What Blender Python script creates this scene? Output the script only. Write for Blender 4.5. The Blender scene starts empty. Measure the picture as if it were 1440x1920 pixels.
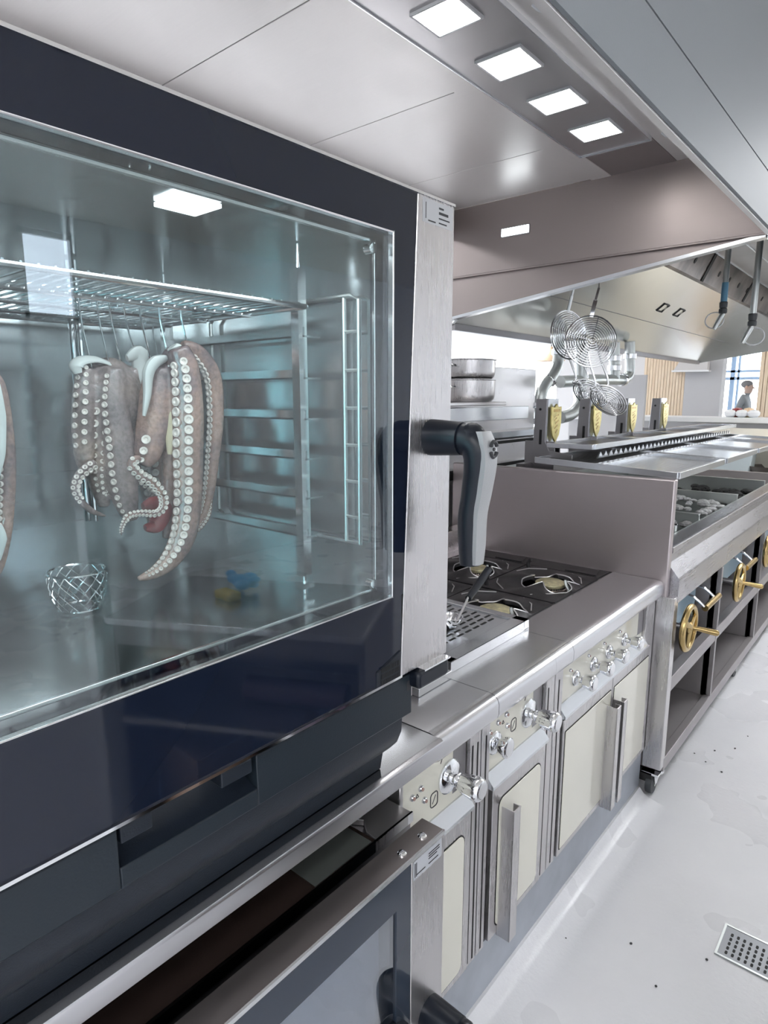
import bpy, bmesh, math, random
from mathutils import Vector, Matrix
random.seed(7)
SC = bpy.context.scene
COL = SC.collection
PI = math.pi
V = Vector

# ------------------------------------------------------------------ camera
CAM = V((0.709, 0.0, 1.595))
FPX, YAW, PITCH = 1186.9, 0.70355, 0.18015
FW = V((-math.sin(YAW)*math.cos(PITCH), math.cos(YAW)*math.cos(PITCH), -math.sin(PITCH)))
RT = V((math.cos(YAW), math.sin(YAW), 0))
UP = RT.cross(FW)
cam = bpy.data.cameras.new('camera')
cam.sensor_fit = 'VERTICAL'; cam.sensor_height = 36; cam.sensor_width = 27
cam.lens = 36*FPX/1920
cam.clip_start = 0.02; cam.clip_end = 200
co = bpy.data.objects.new('camera', cam); COL.objects.link(co)
co.location = CAM; co.rotation_euler = (PI/2-PITCH, 0, YAW)
SC.camera = co

def ray(x, y): return RT*((x-720)/FPX) - UP*((y-960)/FPX) + FW
def onX(x, y, c): d = ray(x, y); return CAM + d*((c-CAM.x)/d.x)
def onY(x, y, c): d = ray(x, y); return CAM + d*((c-CAM.y)/d.y)
def onZ(x, y, c): d = ray(x, y); return CAM + d*((c-CAM.z)/d.z)

# ------------------------------------------------------------------ materials
def newmat(name):
    m = bpy.data.materials.new(name); m.use_nodes = True
    nt = m.node_tree; b = nt.nodes['Principled BSDF']
    return m, nt, b
def N(nt, t, **k):
    n = nt.nodes.new(t)
    for a, v in k.items(): setattr(n, a, v)
    return n
def coords(nt, scale=(1, 1, 1)):
    g = N(nt, 'ShaderNodeNewGeometry'); mp = N(nt, 'ShaderNodeMapping')
    mp.inputs['Scale'].default_value = scale
    nt.links.new(g.outputs['Position'], mp.inputs['Vector'])
    return mp.outputs['Vector']
def noise(nt, vec, scale, detail=3, rough=.5):
    n = N(nt, 'ShaderNodeTexNoise'); n.inputs['Scale'].default_value = scale
    n.inputs['Detail'].default_value = detail; n.inputs['Roughness'].default_value = rough
    nt.links.new(vec, n.inputs['Vector']); return n.outputs['Fac']
def ramp(nt, fac, stops):
    r = N(nt, 'ShaderNodeValToRGB'); e = r.color_ramp.elements
    while len(e) < len(stops): e.new(.5)
    for i, (p, c) in enumerate(stops):
        e[i].position = p; e[i].color = (*c, 1) if len(c) == 3 else c
    nt.links.new(fac, r.inputs['Fac']); return r.outputs['Color']
def g3(v): return (v, v, v)
def simple(name, col, rough=.5, metal=0, var=0.0, vscale=6, bump=0, bscale=80, **kw):
    m, nt, b = newmat(name)
    b.inputs['Roughness'].default_value = rough; b.inputs['Metallic'].default_value = metal
    b.inputs['Base Color'].default_value = (*col, 1)
    v = coords(nt)
    if var:
        f = noise(nt, v, vscale, 4)
        c = ramp(nt, f, [(.3, tuple(x*(1-var) for x in col)), (.7, tuple(min(1, x*(1+var)) for x in col))])
        nt.links.new(c, b.inputs['Base Color'])
    if bump:
        f = noise(nt, v, bscale, 2); bp = N(nt, 'ShaderNodeBump'); bp.inputs['Strength'].default_value = bump
        bp.inputs['Distance'].default_value = .002
        nt.links.new(f, bp.inputs['Height']); nt.links.new(bp.outputs['Normal'], b.inputs['Normal'])
    for k, x in kw.items(): b.inputs[k].default_value = x
    return m
def steel(name, col=(.62, .60, .60), rough=.3, grain=(2, 2, 120), gs=6, rv=.05, smudge=.08, metal=.93):
    """brushed stainless steel: the grain runs along the axes with the small scale"""
    m, nt, b = newmat(name)
    b.inputs['Metallic'].default_value = metal
    v = coords(nt, grain); f = noise(nt, v, gs, 3, .6)
    v2 = coords(nt); f2 = noise(nt, v2, 5, 5, .6)
    ma = N(nt, 'ShaderNodeMath', operation='MULTIPLY_ADD'); ma.inputs[1].default_value = rv*2; ma.inputs[2].default_value = rough-rv
    nt.links.new(f, ma.inputs[0])
    mb = N(nt, 'ShaderNodeMath', operation='MULTIPLY_ADD'); mb.inputs[1].default_value = smudge*2
    nt.links.new(f2, mb.inputs[0]); nt.links.new(ma.outputs[0], mb.inputs[2])
    mc = N(nt, 'ShaderNodeMath', operation='SUBTRACT'); mc.inputs[1].default_value = smudge
    nt.links.new(mb.outputs[0], mc.inputs[0])
    nt.links.new(mc.outputs[0], b.inputs['Roughness'])
    c = ramp(nt, f, [(.2, tuple(x*.982 for x in col)), (.8, tuple(min(1, x*1.016) for x in col))])
    nt.links.new(c, b.inputs['Base Color'])
    return m
def emit(name, col, s):
    m, nt, b = newmat(name)
    b.inputs['Base Color'].default_value = (*col, 1)
    b.inputs['Emission Color'].default_value = (*col, 1); b.inputs['Emission Strength'].default_value = s
    return m
def glassy(name, tint, r0=.05, r1=.9, power=4.0, rough=0.0):
    """thin pane: tinted see-through layer under a fresnel-weighted mirror layer"""
    m = bpy.data.materials.new(name); m.use_nodes = True; nt = m.node_tree; nt.nodes.clear()
    o = N(nt, 'ShaderNodeOutputMaterial'); mx = N(nt, 'ShaderNodeMixShader')
    t = N(nt, 'ShaderNodeBsdfTransparent'); t.inputs['Color'].default_value = (*tint, 1)
    gl = N(nt, 'ShaderNodeBsdfGlossy'); gl.inputs['Roughness'].default_value = rough
    gl.inputs['Color'].default_value = (.95, .97, 1, 1)
    lw = N(nt, 'ShaderNodeLayerWeight'); lw.inputs['Blend'].default_value = .5
    pw = N(nt, 'ShaderNodeMath', operation='POWER'); pw.inputs[1].default_value = power
    nt.links.new(lw.outputs['Facing'], pw.inputs[0])
    ma = N(nt, 'ShaderNodeMath', operation='MULTIPLY_ADD'); ma.inputs[1].default_value = r1-r0; ma.inputs[2].default_value = r0
    nt.links.new(pw.outputs[0], ma.inputs[0]); nt.links.new(ma.outputs[0], mx.inputs['Fac'])
    nt.links.new(t.outputs[0], mx.inputs[1]); nt.links.new(gl.outputs[0], mx.inputs[2])
    nt.links.new(mx.outputs[0], o.inputs['Surface'])
    return m

M = {}
M['steel_v'] = steel('steel_brushed_vertical', (.60, .585, .59), .28, (60, 60, 1.5), rv=.025, smudge=.03)
M['steel_y'] = steel('steel_brushed_along', (.62, .62, .64), .23, (60, 1.5, 60), rv=.025, smudge=.05)
M['steel_x'] = steel('steel_brushed_across', (.70, .68, .685), .30, (1.5, 60, 60))
M['steel_panel'] = steel('steel_grill_panel', (.52, .465, .47), .36, (1.5, 60, 40), metal=.85)
M['steel_hood'] = steel('steel_hood_ceiling', (.92, .89, .875), .38, (1.2, 50, 50), smudge=.12, metal=.5)
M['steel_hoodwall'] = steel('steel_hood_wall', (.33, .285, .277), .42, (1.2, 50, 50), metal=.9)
M['steel_hoodin'] = steel('steel_hood_inside', (.72, .72, .70), .19, (1.2, 40, 40), smudge=.06)
M['steel_chamber'] = steel('steel_chamber', (.46, .49, .50), .17, (30, 30, 2), smudge=.06)
M['steel_counter'] = steel('steel_counter_top', (.42, .43, .45), .11, (60, 1.5, 60), rv=.015, smudge=.03, metal=1)
M['worn'] = simple('worn_bright_edge', (.72, .71, .72), .28, .7)
M['door_top'] = steel('steel_door_top', (.36, .325, .32), .3, (60, 1.5, 60), rv=.02, smudge=.05)
M['rail'] = steel('steel_grill_rail', (.44, .43, .455), .28, (60, 1.5, 60), rv=.015, smudge=.02)
M['grate_dark'] = steel('steel_dimmed_bars', (.20, .20, .20), .35, (2, 60, 60))  # dimmer reflection of the left channels put into a darker colour
M['bay'] = steel('steel_bay', (.34, .32, .325), .38, (20, 1.5, 20), metal=.55)
M['steel_dark'] = steel('steel_darkened', (.30, .29, .30), .35, (20, 20, 20))
M['steel_plate'] = steel('steel_bright_plate', (.72, .74, .77), .22, (1.5, 60, 60))
M['galv'] = steel('galvanised', (.60, .63, .62), .38, (3, 3, 3))
M['chrome'] = simple('chrome', (.82, .83, .85), .06, 1)
M['wire'] = simple('steel_wire', (.78, .79, .8), .16, 1)
M['brass'] = simple('brass_cast', (.50, .365, .165), .27, 1, var=.15, vscale=25)
M['brass_cap'] = simple('brass_burner_cap', (.72, .66, .42), .42, .7, var=.2, vscale=60)
M['badge'] = simple('brass_badge', (.60, .51, .21), .32, .9, var=.15, vscale=40)
M['cast'] = simple('cast_iron', (.035, .033, .036), .42, .3, var=.3, vscale=40, bump=.3, bscale=150)
M['cast_edge'] = simple('cast_iron_worn', (.12, .115, .12), .35, .7)
M['black_gloss'] = simple('black_glass', (.008, .012, .024), .05, 0, **{'Specular IOR Level': .45})
M['black_plastic'] = simple('black_plastic', (.012, .017, .026), .38, 0, bump=.15, bscale=400, **{'Specular IOR Level': .35})
M['black_soft'] = simple('black_soft_plastic', (.006, .009, .016), .33, **{'Specular IOR Level': .35})
M['grey_inlay'] = simple('grey_inlay', (.42, .43, .44), .45, .3, bump=.2, bscale=500)
M['dark'] = simple('dark_void', (.012, .012, .013), .7)
M['rubber'] = simple('rubber_grey', (.06, .065, .07), .6)
M['brown_gloss'] = simple('brown_black_gloss', (.022, .015, .013), .10)
M['cream'] = simple('cream_enamel', (.80, .78, .68), .09, 0, var=.015, vscale=3, **{'Coat Weight': .4, 'Coat Roughness': .03})
M['cream_matt'] = simple('cream_counter', (.80, .76, .66), .4)
M['white'] = simple('white_paint', (.82, .83, .85), .45)
M['greypaint'] = simple('grey_paint_hood_front', (.25, .27, .285), .55, .0, bump=.1, bscale=300)
M['greywall'] = simple('grey_wall', (.52, .52, .54), .7)
M['plinth'] = simple('plinth_grey', (.40, .43, .48), .42, .3, var=.10, vscale=8)
M['blueplastic'] = simple('blue_plastic', (.08, .42, .85), .35, bump=.4, bscale=60)
M['bluefilm'] = simple('blue_film_front', (.36, .50, .60), .18, .3)
M['palebox'] = simple('pale_plastic', (.70, .78, .80), .35)
M['bluetape'] = simple('blue_tape', (.16, .36, .52), .5)
M['ash'] = simple('white_ash', (.78, .79, .80), .9, var=.3, vscale=90)
M['coal'] = simple('charcoal', (.05, .05, .05), .9, var=.4, vscale=60)
M['yellow'] = simple('yellow_sponge', (.75, .55, .14), .8, var=.2, vscale=90)
M['green'] = simple('green_skin', (.10, .17, .05), .35, var=.3, vscale=20)
M['orange'] = simple('orange_skin', (.75, .28, .06), .4, var=.2, vscale=20)
M['paleyel'] = simple('pale_gourd', (.75, .70, .50), .4, var=.15, vscale=25)
M['peach'] = simple('peach_lampshade', (.85, .62, .42), .6)
M['rust'] = simple('rusty_steel', (.28, .19, .13), .6, .6, var=.5, vscale=50)
M['skin'] = simple('skin', (.45, .29, .22), .5)
M['shirt'] = simple('grey_shirt', (.20, .215, .23), .8)
M['trouser'] = simple('dark_trousers', (.06, .065, .08), .8)
M['hair'] = simple('grey_hair', (.16, .155, .16), .8)
M['lamp'] = emit('hood_lamp_glow', (1, .99, .97), 18)
M['added_panel'] = emit('added_panel_glow', (.96, .98, 1), 14)
M['led'] = emit('indicator_glow', (.9, .97, 1), 7)
M['glass'] = glassy('oven_door_glass', (.90, .945, .945), .062, .7, 3.2)
M['glass2'] = glassy('lower_oven_glass', (.62, .67, .73), .14, .9, 2.4)
M['glass_clear'] = glassy('window_glass', (.95, .97, 1), .05, .9, 4)
M['ink'] = simple('dark_print', (.03, .03, .035), .6)
M['red'] = simple('mirrored_red_meat', (.25, .03, .03), .3, var=.4, vscale=50)
M['signal'] = simple('signal_lens', (.45, .30, .26), .25)

def wood():
    m, nt, b = newmat('wood_slats')
    v = coords(nt, (18, 18, 1.2)); f = noise(nt, v, 3, 5, .6)
    c = ramp(nt, f, [(.25, (.62, .46, .32)), (.5, (.78, .63, .47)), (.75, (.86, .74, .58))])
    nt.links.new(c, b.inputs['Base Color']); b.inputs['Roughness'].default_value = .55
    return m
M['wood'] = wood()
def floor_mat():
    m, nt, b = newmat('white_resin_floor')
    v = coords(nt); f = noise(nt, v, 1.3, 5, .6)
    c = ramp(nt, f, [(.3, (.74, .74, .775)), (.6, (.80, .80, .83))])
    fs = noise(nt, v, 55, 2, .7)                       # specks of dirt
    cs = ramp(nt, fs, [(.17, (.35, .35, .36)), (.24, (1, 1, 1))])
    mm = N(nt, 'ShaderNodeMix', data_type='RGBA', blend_type='MULTIPLY'); mm.inputs['Factor'].default_value = .25
    nt.links.new(c, mm.inputs['A']); nt.links.new(cs, mm.inputs['B'])
    nt.links.new(mm.outputs['Result'], b.inputs['Base Color'])
    # wet, glossy patches
    f2 = noise(nt, v, 2.2, 3, .55)
    r = ramp(nt, f2, [(.40, g3(.40)), (.72, g3(.16))])
    nt.links.new(r, b.inputs['Roughness'])
    f3 = noise(nt, v, 70, 3, .6)
    bp = N(nt, 'ShaderNodeBump'); bp.inputs['Strength'].default_value = .35; bp.inputs['Distance'].default_value = .004
    nt.links.new(f3, bp.inputs['Height']); nt.links.new(bp.outputs['Normal'], b.inputs['Normal'])
    b.inputs['Specular IOR Level'].default_value = .6
    return m
M['floor'] = floor_mat()
def octo_mat(name='octopus_skin', stops=((.13, .095, .105), (.27, .19, .19), (.44, .28, .23), (.52, .38, .32))):
    m, nt, b = newmat(name)
    v = coords(nt); f = noise(nt, v, 11, 5, .65)
    c = ramp(nt, f, list(zip((.28, .42, .56, .72), stops)))
    f2 = noise(nt, v, 160, 3, .6)
    c2 = ramp(nt, f2, [(.35, g3(.72)), (.6, g3(1.05))])
    mm = N(nt, 'ShaderNodeMix', data_type='RGBA', blend_type='MULTIPLY'); mm.inputs['Factor'].default_value = 1
    nt.links.new(c, mm.inputs['A']); nt.links.new(c2, mm.inputs['B'])
    nt.links.new(mm.outputs['Result'], b.inputs['Base Color'])
    b.inputs['Roughness'].default_value = .22; b.inputs['Specular IOR Level'].default_value = .6
    b.inputs['Subsurface Weight'].default_value = .0
    bp = N(nt, 'ShaderNodeBump'); bp.inputs['Strength'].default_value = .4; bp.inputs['Distance'].default_value = .002
    nt.links.new(f2, bp.inputs['Height']); nt.links.new(bp.outputs['Normal'], b.inputs['Normal'])
    return m
M['octo'] = octo_mat()
M['octo_grey'] = octo_mat('octopus_skin_grey', ((.13, .11, .12), (.24, .195, .20), (.34, .27, .26), (.48, .38, .33)))
M['sucker'] = simple('octopus_sucker', (.86, .80, .75), .25, var=.08, vscale=60)
M['flesh'] = simple('octopus_white_flesh', (.72, .76, .75), .22, var=.08, vscale=30)
M['beige'] = simple('octopus_beige_flesh', (.66, .58, .40), .28, var=.12, vscale=30)

# ------------------------------------------------------------------ mesh builder
def catmull(pts, n=8, closed=False):
    P = [V(p) for p in pts]; out = []; k = len(P)
    rng = range(k if closed else k-1)
    for i in rng:
        if closed: a, b, c, d = P[(i-1) % k], P[i], P[(i+1) % k], P[(i+2) % k]
        else: a, b, c, d = P[max(i-1, 0)], P[i], P[i+1], P[min(i+2, k-1)]
        for j in range(n):
            t = j/n
            out.append(.5*((2*b)+(c-a)*t+(2*a-5*b+4*c-d)*t*t+(3*b-a-3*c+d)*t*t*t))
    if not closed: out.append(P[-1])
    return out
def lerp_list(vals, n):
    """resample the list of radii to n values"""
    out = []
    for i in range(n):
        t = i/(n-1)*(len(vals)-1); k = min(int(t), len(vals)-2); out.append(vals[k]+(vals[k+1]-vals[k])*(t-k))
    return out

class MB:
    def __init__(s): s.v = []; s.f = []
    def quad(s, a, b, c, d):
        i = len(s.v); s.v += [tuple(a), tuple(b), tuple(c), tuple(d)]; s.f.append((i, i+1, i+2, i+3)); return s
    def box(s, x0, x1, y0, y1, z0, z1):
        if x0 > x1: x0, x1 = x1, x0
        if y0 > y1: y0, y1 = y1, y0
        if z0 > z1: z0, z1 = z1, z0
        i = len(s.v)
        s.v += [(x0, y0, z0), (x1, y0, z0), (x1, y1, z0), (x0, y1, z0), (x0, y0, z1), (x1, y0, z1), (x1, y1, z1), (x0, y1, z1)]
        s.f += [(i, i+3, i+2, i+1), (i+4, i+5, i+6, i+7), (i, i+1, i+5, i+4), (i+1, i+2, i+6, i+5), (i+2, i+3, i+7, i+6), (i+3, i, i+4, i+7)]
        return s
    def bar(s, p, q, w, h, up=(0, 0, 1)):
        """square bar from p to q, w wide and h high"""
        p, q = V(p), V(q); d = (q-p).normalized(); u = V(up)
        sd = d.cross(u)
        if sd.length < 1e-5: sd = d.cross(V((1, 0, 0)))
        sd.normalize(); u = sd.cross(d); i = len(s.v)
        for e in (p, q):
            for a, b in ((-1, -1), (1, -1), (1, 1), (-1, 1)): s.v.append(tuple(e+sd*(a*w/2)+u*(b*h/2)))
        s.f += [(i, i+1, i+2, i+3), (i+7, i+6, i+5, i+4)] + [(i+k, i+4+k, i+4+(k+1) % 4, i+(k+1) % 4) for k in range(4)]
        return s
    def prism(s, poly, axis, a0, a1):
        """extrude a 2-D outline: axis X -> (y,z), Y -> (x,z), Z -> (x,y)"""
        def mk(p, a): return {'X': (a, p[0], p[1]), 'Y': (p[0], a, p[1]), 'Z': (p[0], p[1], a)}[axis]
        i = len(s.v); n = len(poly)
        s.v += [mk(p, a0) for p in poly]+[mk(p, a1) for p in poly]
        s.f += [tuple(range(i, i+n)), tuple(range(i+2*n-1, i+n-1, -1))]
        s.f += [(i+k, i+n+k, i+n+(k+1) % n, i+(k+1) % n) for k in range(n)]
        return s
    def tube(s, pts, r, n=8, closed=False, flat=1.0):
        P = [V(p) for p in pts]; k = len(P)
        R = [r]*k if not isinstance(r, (list, tuple)) else (list(r) if len(r) == k else lerp_list(r, k))
        T = []
        for i in range(k):
            a = P[(i-1) % k] if closed else P[max(i-1, 0)]; b = P[(i+1) % k] if closed else P[min(i+1, k-1)]
            t = b-a; T.append(t.normalized() if t.length > 1e-9 else V((0, 0, 1)))
        u = T[0].orthogonal().normalized(); i0 = len(s.v)
        for i in range(k):
            u = u-T[i]*u.dot(T[i]); u.normalize(); w = T[i].cross(u)
            for j in range(n):
                a = 2*PI*j/n; s.v.append(tuple(P[i]+(u*math.cos(a)+w*math.sin(a)*flat)*R[i]))
        for i in range(k if closed else k-1):
            for j in range(n):
                a = i0+i*n+j; b = i0+i*n+(j+1) % n; c = i0+((i+1) % k)*n+(j+1) % n; d = i0+((i+1) % k)*n+j
                s.f.append((a, b, c, d))
        if not closed:
            s.f.append(tuple(range(i0+n-1, i0-1, -1))); s.f.append(tuple(range(i0+(k-1)*n, i0+k*n)))
        return s
    def cyl(s, p, q, r0, r1=None, n=20):
        r1 = r0 if r1 is None else r1
        return s.tube([p, q], [r0, r1], n)
    def lathe(s, prof, c, axis=(0, 0, 1), n=24):
        """profile of (radius, height along the axis) pairs turned about the axis through c"""
        A = V(axis).normalized(); u = A.orthogonal().normalized(); w = A.cross(u); c = V(c); i0 = len(s.v); k = len(prof)
        for r, h in prof:
            for j in range(n):
                a = 2*PI*j/n; s.v.append(tuple(c+A*h+(u*math.cos(a)+w*math.sin(a))*max(r, 1e-5)))
        for i in range(k-1):
            for j in range(n):
                s.f.append((i0+i*n+j, i0+i*n+(j+1) % n, i0+(i+1)*n+(j+1) % n, i0+(i+1)*n+j))
        s.f.append(tuple(range(i0+n-1, i0-1, -1))); s.f.append(tuple(range(i0+(k-1)*n, i0+k*n)))
        return s
    def ball(s, c, r, n=14, m=9):
        rx, ry, rz = r if isinstance(r, (tuple, list)) else (r, r, r); i0 = len(s.v)
        for i in range(m+1):
            t = PI*i/m
            for j in range(n):
                a = 2*PI*j/n; s.v.append((c[0]+rx*max(math.sin(t), 1e-4)*math.cos(a), c[1]+ry*max(math.sin(t), 1e-4)*math.sin(a), c[2]+rz*math.cos(t)))
        for i in range(m):
            for j in range(n): s.f.append((i0+i*n+j, i0+(i+1)*n+j, i0+(i+1)*n+(j+1) % n, i0+i*n+(j+1) % n))
        return s
    def build(s, name, mat, parent=None, bevel=0, smooth=True, label=None, seg=2):
        me = bpy.data.meshes.new(name); me.from_pydata(s.v, [], s.f); me.validate()
        bm = bmesh.new(); bm.from_mesh(me); bmesh.ops.remove_doubles(bm, verts=bm.verts, dist=1e-6)
        bmesh.ops.recalc_face_normals(bm, faces=bm.faces); bm.to_mesh(me); bm.free()
        if smooth:
            me.polygons.foreach_set('use_smooth', [True]*len(me.polygons)); me.set_sharp_from_angle(angle=math.radians(38))
        if isinstance(mat, str): mat = M[mat]
        me.materials.append(mat)
        o = bpy.data.objects.new(name, me); COL.objects.link(o)
        if parent is not None: attach(o, parent)
        if bevel:
            b = o.modifiers.new('bevel', 'BEVEL'); b.width = bevel; b.segments = seg; b.limit_method = 'ANGLE'; b.angle_limit = math.radians(40)
            b.harden_normals = False
        if smooth and len(me.vertices) < 6000 and name not in ('body', 'suckers'):
            wn = o.modifiers.new('normals', 'WEIGHTED_NORMAL'); wn.keep_sharp = True; wn.weight = 80
        if label: o['label'] = label
        return o
def rootmat(o):
    m = Matrix.LocRotScale(o.location, o.rotation_euler, o.scale)
    return (rootmat(o.parent) @ o.matrix_parent_inverse @ m) if o.parent else m
def attach(o, parent):
    """parent o, built in world coordinates, without moving it"""
    o.parent = parent; o.matrix_parent_inverse = rootmat(parent).inverted()
def tag(o, label, cat, group=None, kind=None):
    o['label'] = label; o['category'] = cat
    if group: o['group'] = group
    if kind: o['kind'] = kind
    return o
def thing(name, loc, label, cat, group=None, rz=0):
    o = bpy.data.objects.new(name, None); COL.objects.link(o); o.location = loc; o.rotation_euler = (0, 0, rz)
    o.empty_display_size = .05
    return tag(o, label, cat, group)
def structure(o, label=None):
    o['kind'] = 'structure'
    o['label'] = label or o.name.replace('_', ' '); o['category'] = 'structure'
    return o
def copy_tree(o, parent=None):
    c = o.copy(); COL.objects.link(c)
    if parent is not None: c.parent = parent
    for ch in list(o.children): copy_tree(ch, c)
    return c
def rrect(y0, y1, z0, z1, r, n=4):
    """rounded rectangle outline"""
    out = []
    for cy, cz, a0 in ((y1-r, z1-r, 0), (y0+r, z1-r, PI/2), (y0+r, z0+r, PI), (y1-r, z0+r, 1.5*PI)):
        for i in range(n+1):
            a = a0+PI/2*i/n; out.append((cy+r*math.cos(a), cz+r*math.sin(a)))
    return out
# ================================================================== upper combi oven
OY0, OY1 = -0.02, 0.934
OZ0, OZ1 = 1.119, 1.909
XF = 0.069
WY0, WY1, WZ0, WZ1 = 0.05, 0.776, 1.268, 1.838      # window in the door
oven = thing('combi_oven', (-.36, .46, .905), 'large upper oven with glass door, octopus hanging inside, standing on the steel counter', 'oven')
b = MB()                                             # outer casing as a shell around the chamber
b.box(-.78, .016, OY0+.02, .90, 1.86, 1.90); b.box(-.78, .016, OY0+.02, .90, 1.03, 1.225)
b.box(-.78, .016, .815, .90, 1.225, 1.86); b.box(-.78, .016, OY0+.02, .0, 1.225, 1.86); b.box(-.78, -.64, 0.0, .815, 1.225, 1.86)
b.build('casing', 'steel_v', oven)
b = MB()
b.box(-.63, .012, .015, .80, 1.236, 1.25); b.box(-.63, .012, .015, .80, 1.84, 1.852)
b.box(-.63, .012, .80, .812, 1.236, 1.852); b.box(-.63, .012, .003, .015, 1.236, 1.852); b.box(-.64, -.63, .003, .812, 1.236, 1.852)
b.build('chamber_liner', 'steel_chamber', oven)
# baffle plate with its slots, in front of the back wall
b = MB()
b.box(-.618, -.612, .10, .70, 1.29, 1.80)
for i in range(9):
    z = 1.33+i*.052
    b.box(-.612, -.606, .14, .66, z, z+.012)
b.build('fan_baffle', 'steel_chamber', oven)
# glowing patch imitating a lamp reflected in the door glass
b = MB(); b.box(-.075, -.015, .47, .53, 1.834, 1.839); reflection_patch = b.build('lamp_reflection', emit('lamp_reflection_glow', (.92, .97, 1), 3.0), oven)
# shelf racks at the right wall and one post deeper in
def rack(xs, yb, yw, name):
    for q, x in enumerate(xs):
        b = MB(); b.box(x-.009, x+.009, yb-.009, yb+.009, 1.285, 1.80)
        b.cyl((x, yb, 1.251), (x, yb, 1.285), .005, n=10); b.cyl((x, yb, 1.80), (x, yb, 1.838), .004, n=10)
        b.box(x-.012, x+.012, yb-.012, yb+.012, 1.262, 1.272)
        p = b.build('rack_post', 'wire', oven)
        if q == 0: o = p
    for k in range(6):
        z = 1.352+k*.068
        b = MB(); b.box(xs[1]-.01, xs[0]+.01, yb, yb+.003, z, z+.016); b.box(xs[1]-.01, xs[0]+.01, min(yb, yw), max(yb, yw), z, z+.003)
        b.build('rack_runner', 'steel_chamber', o)
    return o
rack((-.10, -.50), .736, .775, 'side_rack')
rack((-.10, -.50), .075, .035, 'side_rack')
b = MB(); fr = [(-.012, .787, 1.345), (-.012, .787, 1.75), (-.03, .787, 1.757), (-.40, .787, 1.757), (-.42, .787, 1.74), (-.42, .787, 1.36), (-.40, .787, 1.345)]
b.tube(fr, .004, 8, True)
b.tube([(-.045, .787, 1.345), (-.045, .787, 1.755)], .0035, 8)
for k in range(6): b.cyl((-.012, .787, 1.39+k*.062), (-.045, .787, 1.39+k*.062), .003, n=6)
b.build('air_guide_frame', 'galv', oven)
b = MB(); b.cyl((-.50, .545, 1.835), (-.50, .545, 1.36), .007, n=12); b.cyl((-.485, .552, 1.835), (-.485, .552, 1.36), .004, n=8); b.build('spray_rod', 'chrome', oven)
# gasket frame round the chamber mouth
b = MB()
for (y0, y1, z0, z1) in ((.0, .815, 1.846, 1.862), (.0, .815, 1.224, 1.24), (.802, .818, 1.24, 1.846), (-.002, .012, 1.24, 1.846)): b.box(.006, .018, y0, y1, z0, z1)
b.build('door_gasket', 'rubber', oven, bevel=.003)

# ---- the door: black glass frame, pane, steel strip, handle
door = MB()
door.box(.022, XF, OY0, .838, WZ1, OZ1-.004)
door.box(.022, XF, OY0, .800, OZ0+.004, WZ0)
door.box(.022, XF, OY0, WY0, WZ0, WZ1)
sl = lambda z: .797+(z-OZ0)/(OZ1-OZ0)*.037
door.prism([(WY1, WZ0), (sl(WZ0), WZ0), (sl(WZ1), WZ1), (WY1, WZ1)], 'X', .022, XF)
door = door.build('door', 'black_gloss', oven)
b = MB(); b.box(.060, .064, WY0, WY1, WZ0, WZ1); b.build('glass_pane', 'glass', door, smooth=False)
b = MB()
for (y0, y1, z0, z1) in ((WY0, .768, 1.824, 1.829), (WY0, .768, 1.277, 1.282), (.764, .769, 1.277, 1.829)): b.box(.036, .042, y0, y1, z0, z1)
for (y0, y1, z0, z1) in ((WY0, .776, 1.8355, 1.838), (WY0, .776, 1.268, 1.2705), (.774, .776, 1.268, 1.838)): b.box(.060, .0705, y0, y1, z0, z1)
for y, z in ((.758, 1.815), (.758, 1.29), (.10, 1.29)): b.cyl((.03, y, z), (.045, y, z), .008, n=12)
b.build('inner_frame', 'wire', door, bevel=.001)
b = MB(); b.box(.058, .0715, OY0, .936, OZ1-.004, OZ1); b.box(.05, .0605, OY0, .936, OZ1-.001, OZ1+.004); b.build('edge_trim', 'chrome', door)
b = MB(); b.box(.058, .0718, OY0, .800, OZ0, OZ0+.0045); b.build('edge_trim', 'chrome', door)
b = MB(); b.prism([(sl(OZ1-.004)+.001, OZ1-.004), (.934, OZ1-.004), (.934, OZ0+.002), (sl(OZ0)+.001, OZ0+.002)], 'X', .018, .0705)
strip = b.build('steel_strip', 'steel_v', door, bevel=.0015)
# rating sticker: a few lines of fine print
b = MB(); b.prism([(.846, 1.902), (.928, 1.902), (.928, 1.866), (.846, 1.866)], 'X', .0706, .0711); st = b.build('sticker', simple('sticker_silver', (.52, .53, .55), .4, .5), door)
b = MB()
for (y, z, w, h) in ((.889, 1.892, .013, .0028), (.889, 1.884, .026, .004), (.889, 1.877, .03, .002), (.889, 1.870, .022, .002), (.860, 1.869, .02, .002)):
    b.box(.0710, .0714, y, y+w, z, z+h)
b.box(.0710, .0714, .853, .8545, 1.872, 1.896)
b.build('fine_print', 'ink', door)
# lower right vent grille and its bezel behind the black glass edge
b = MB(); b.prism([(.735, 1.118), (.797, 1.118), (.797, 1.170), (.742, 1.152), (.735, 1.150)], 'X', .066, .0715)
gr = b.build('vent_bezel', 'black_soft', door, bevel=.002)
b = MB()
for r in range(3):
    for k in range(12): b.box(.0712, .0722, .745+k*.004, .7472+k*.004, 1.124+r*.011, 1.132+r*.011)
b.build('vent_slots', 'dark', door)
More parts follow.
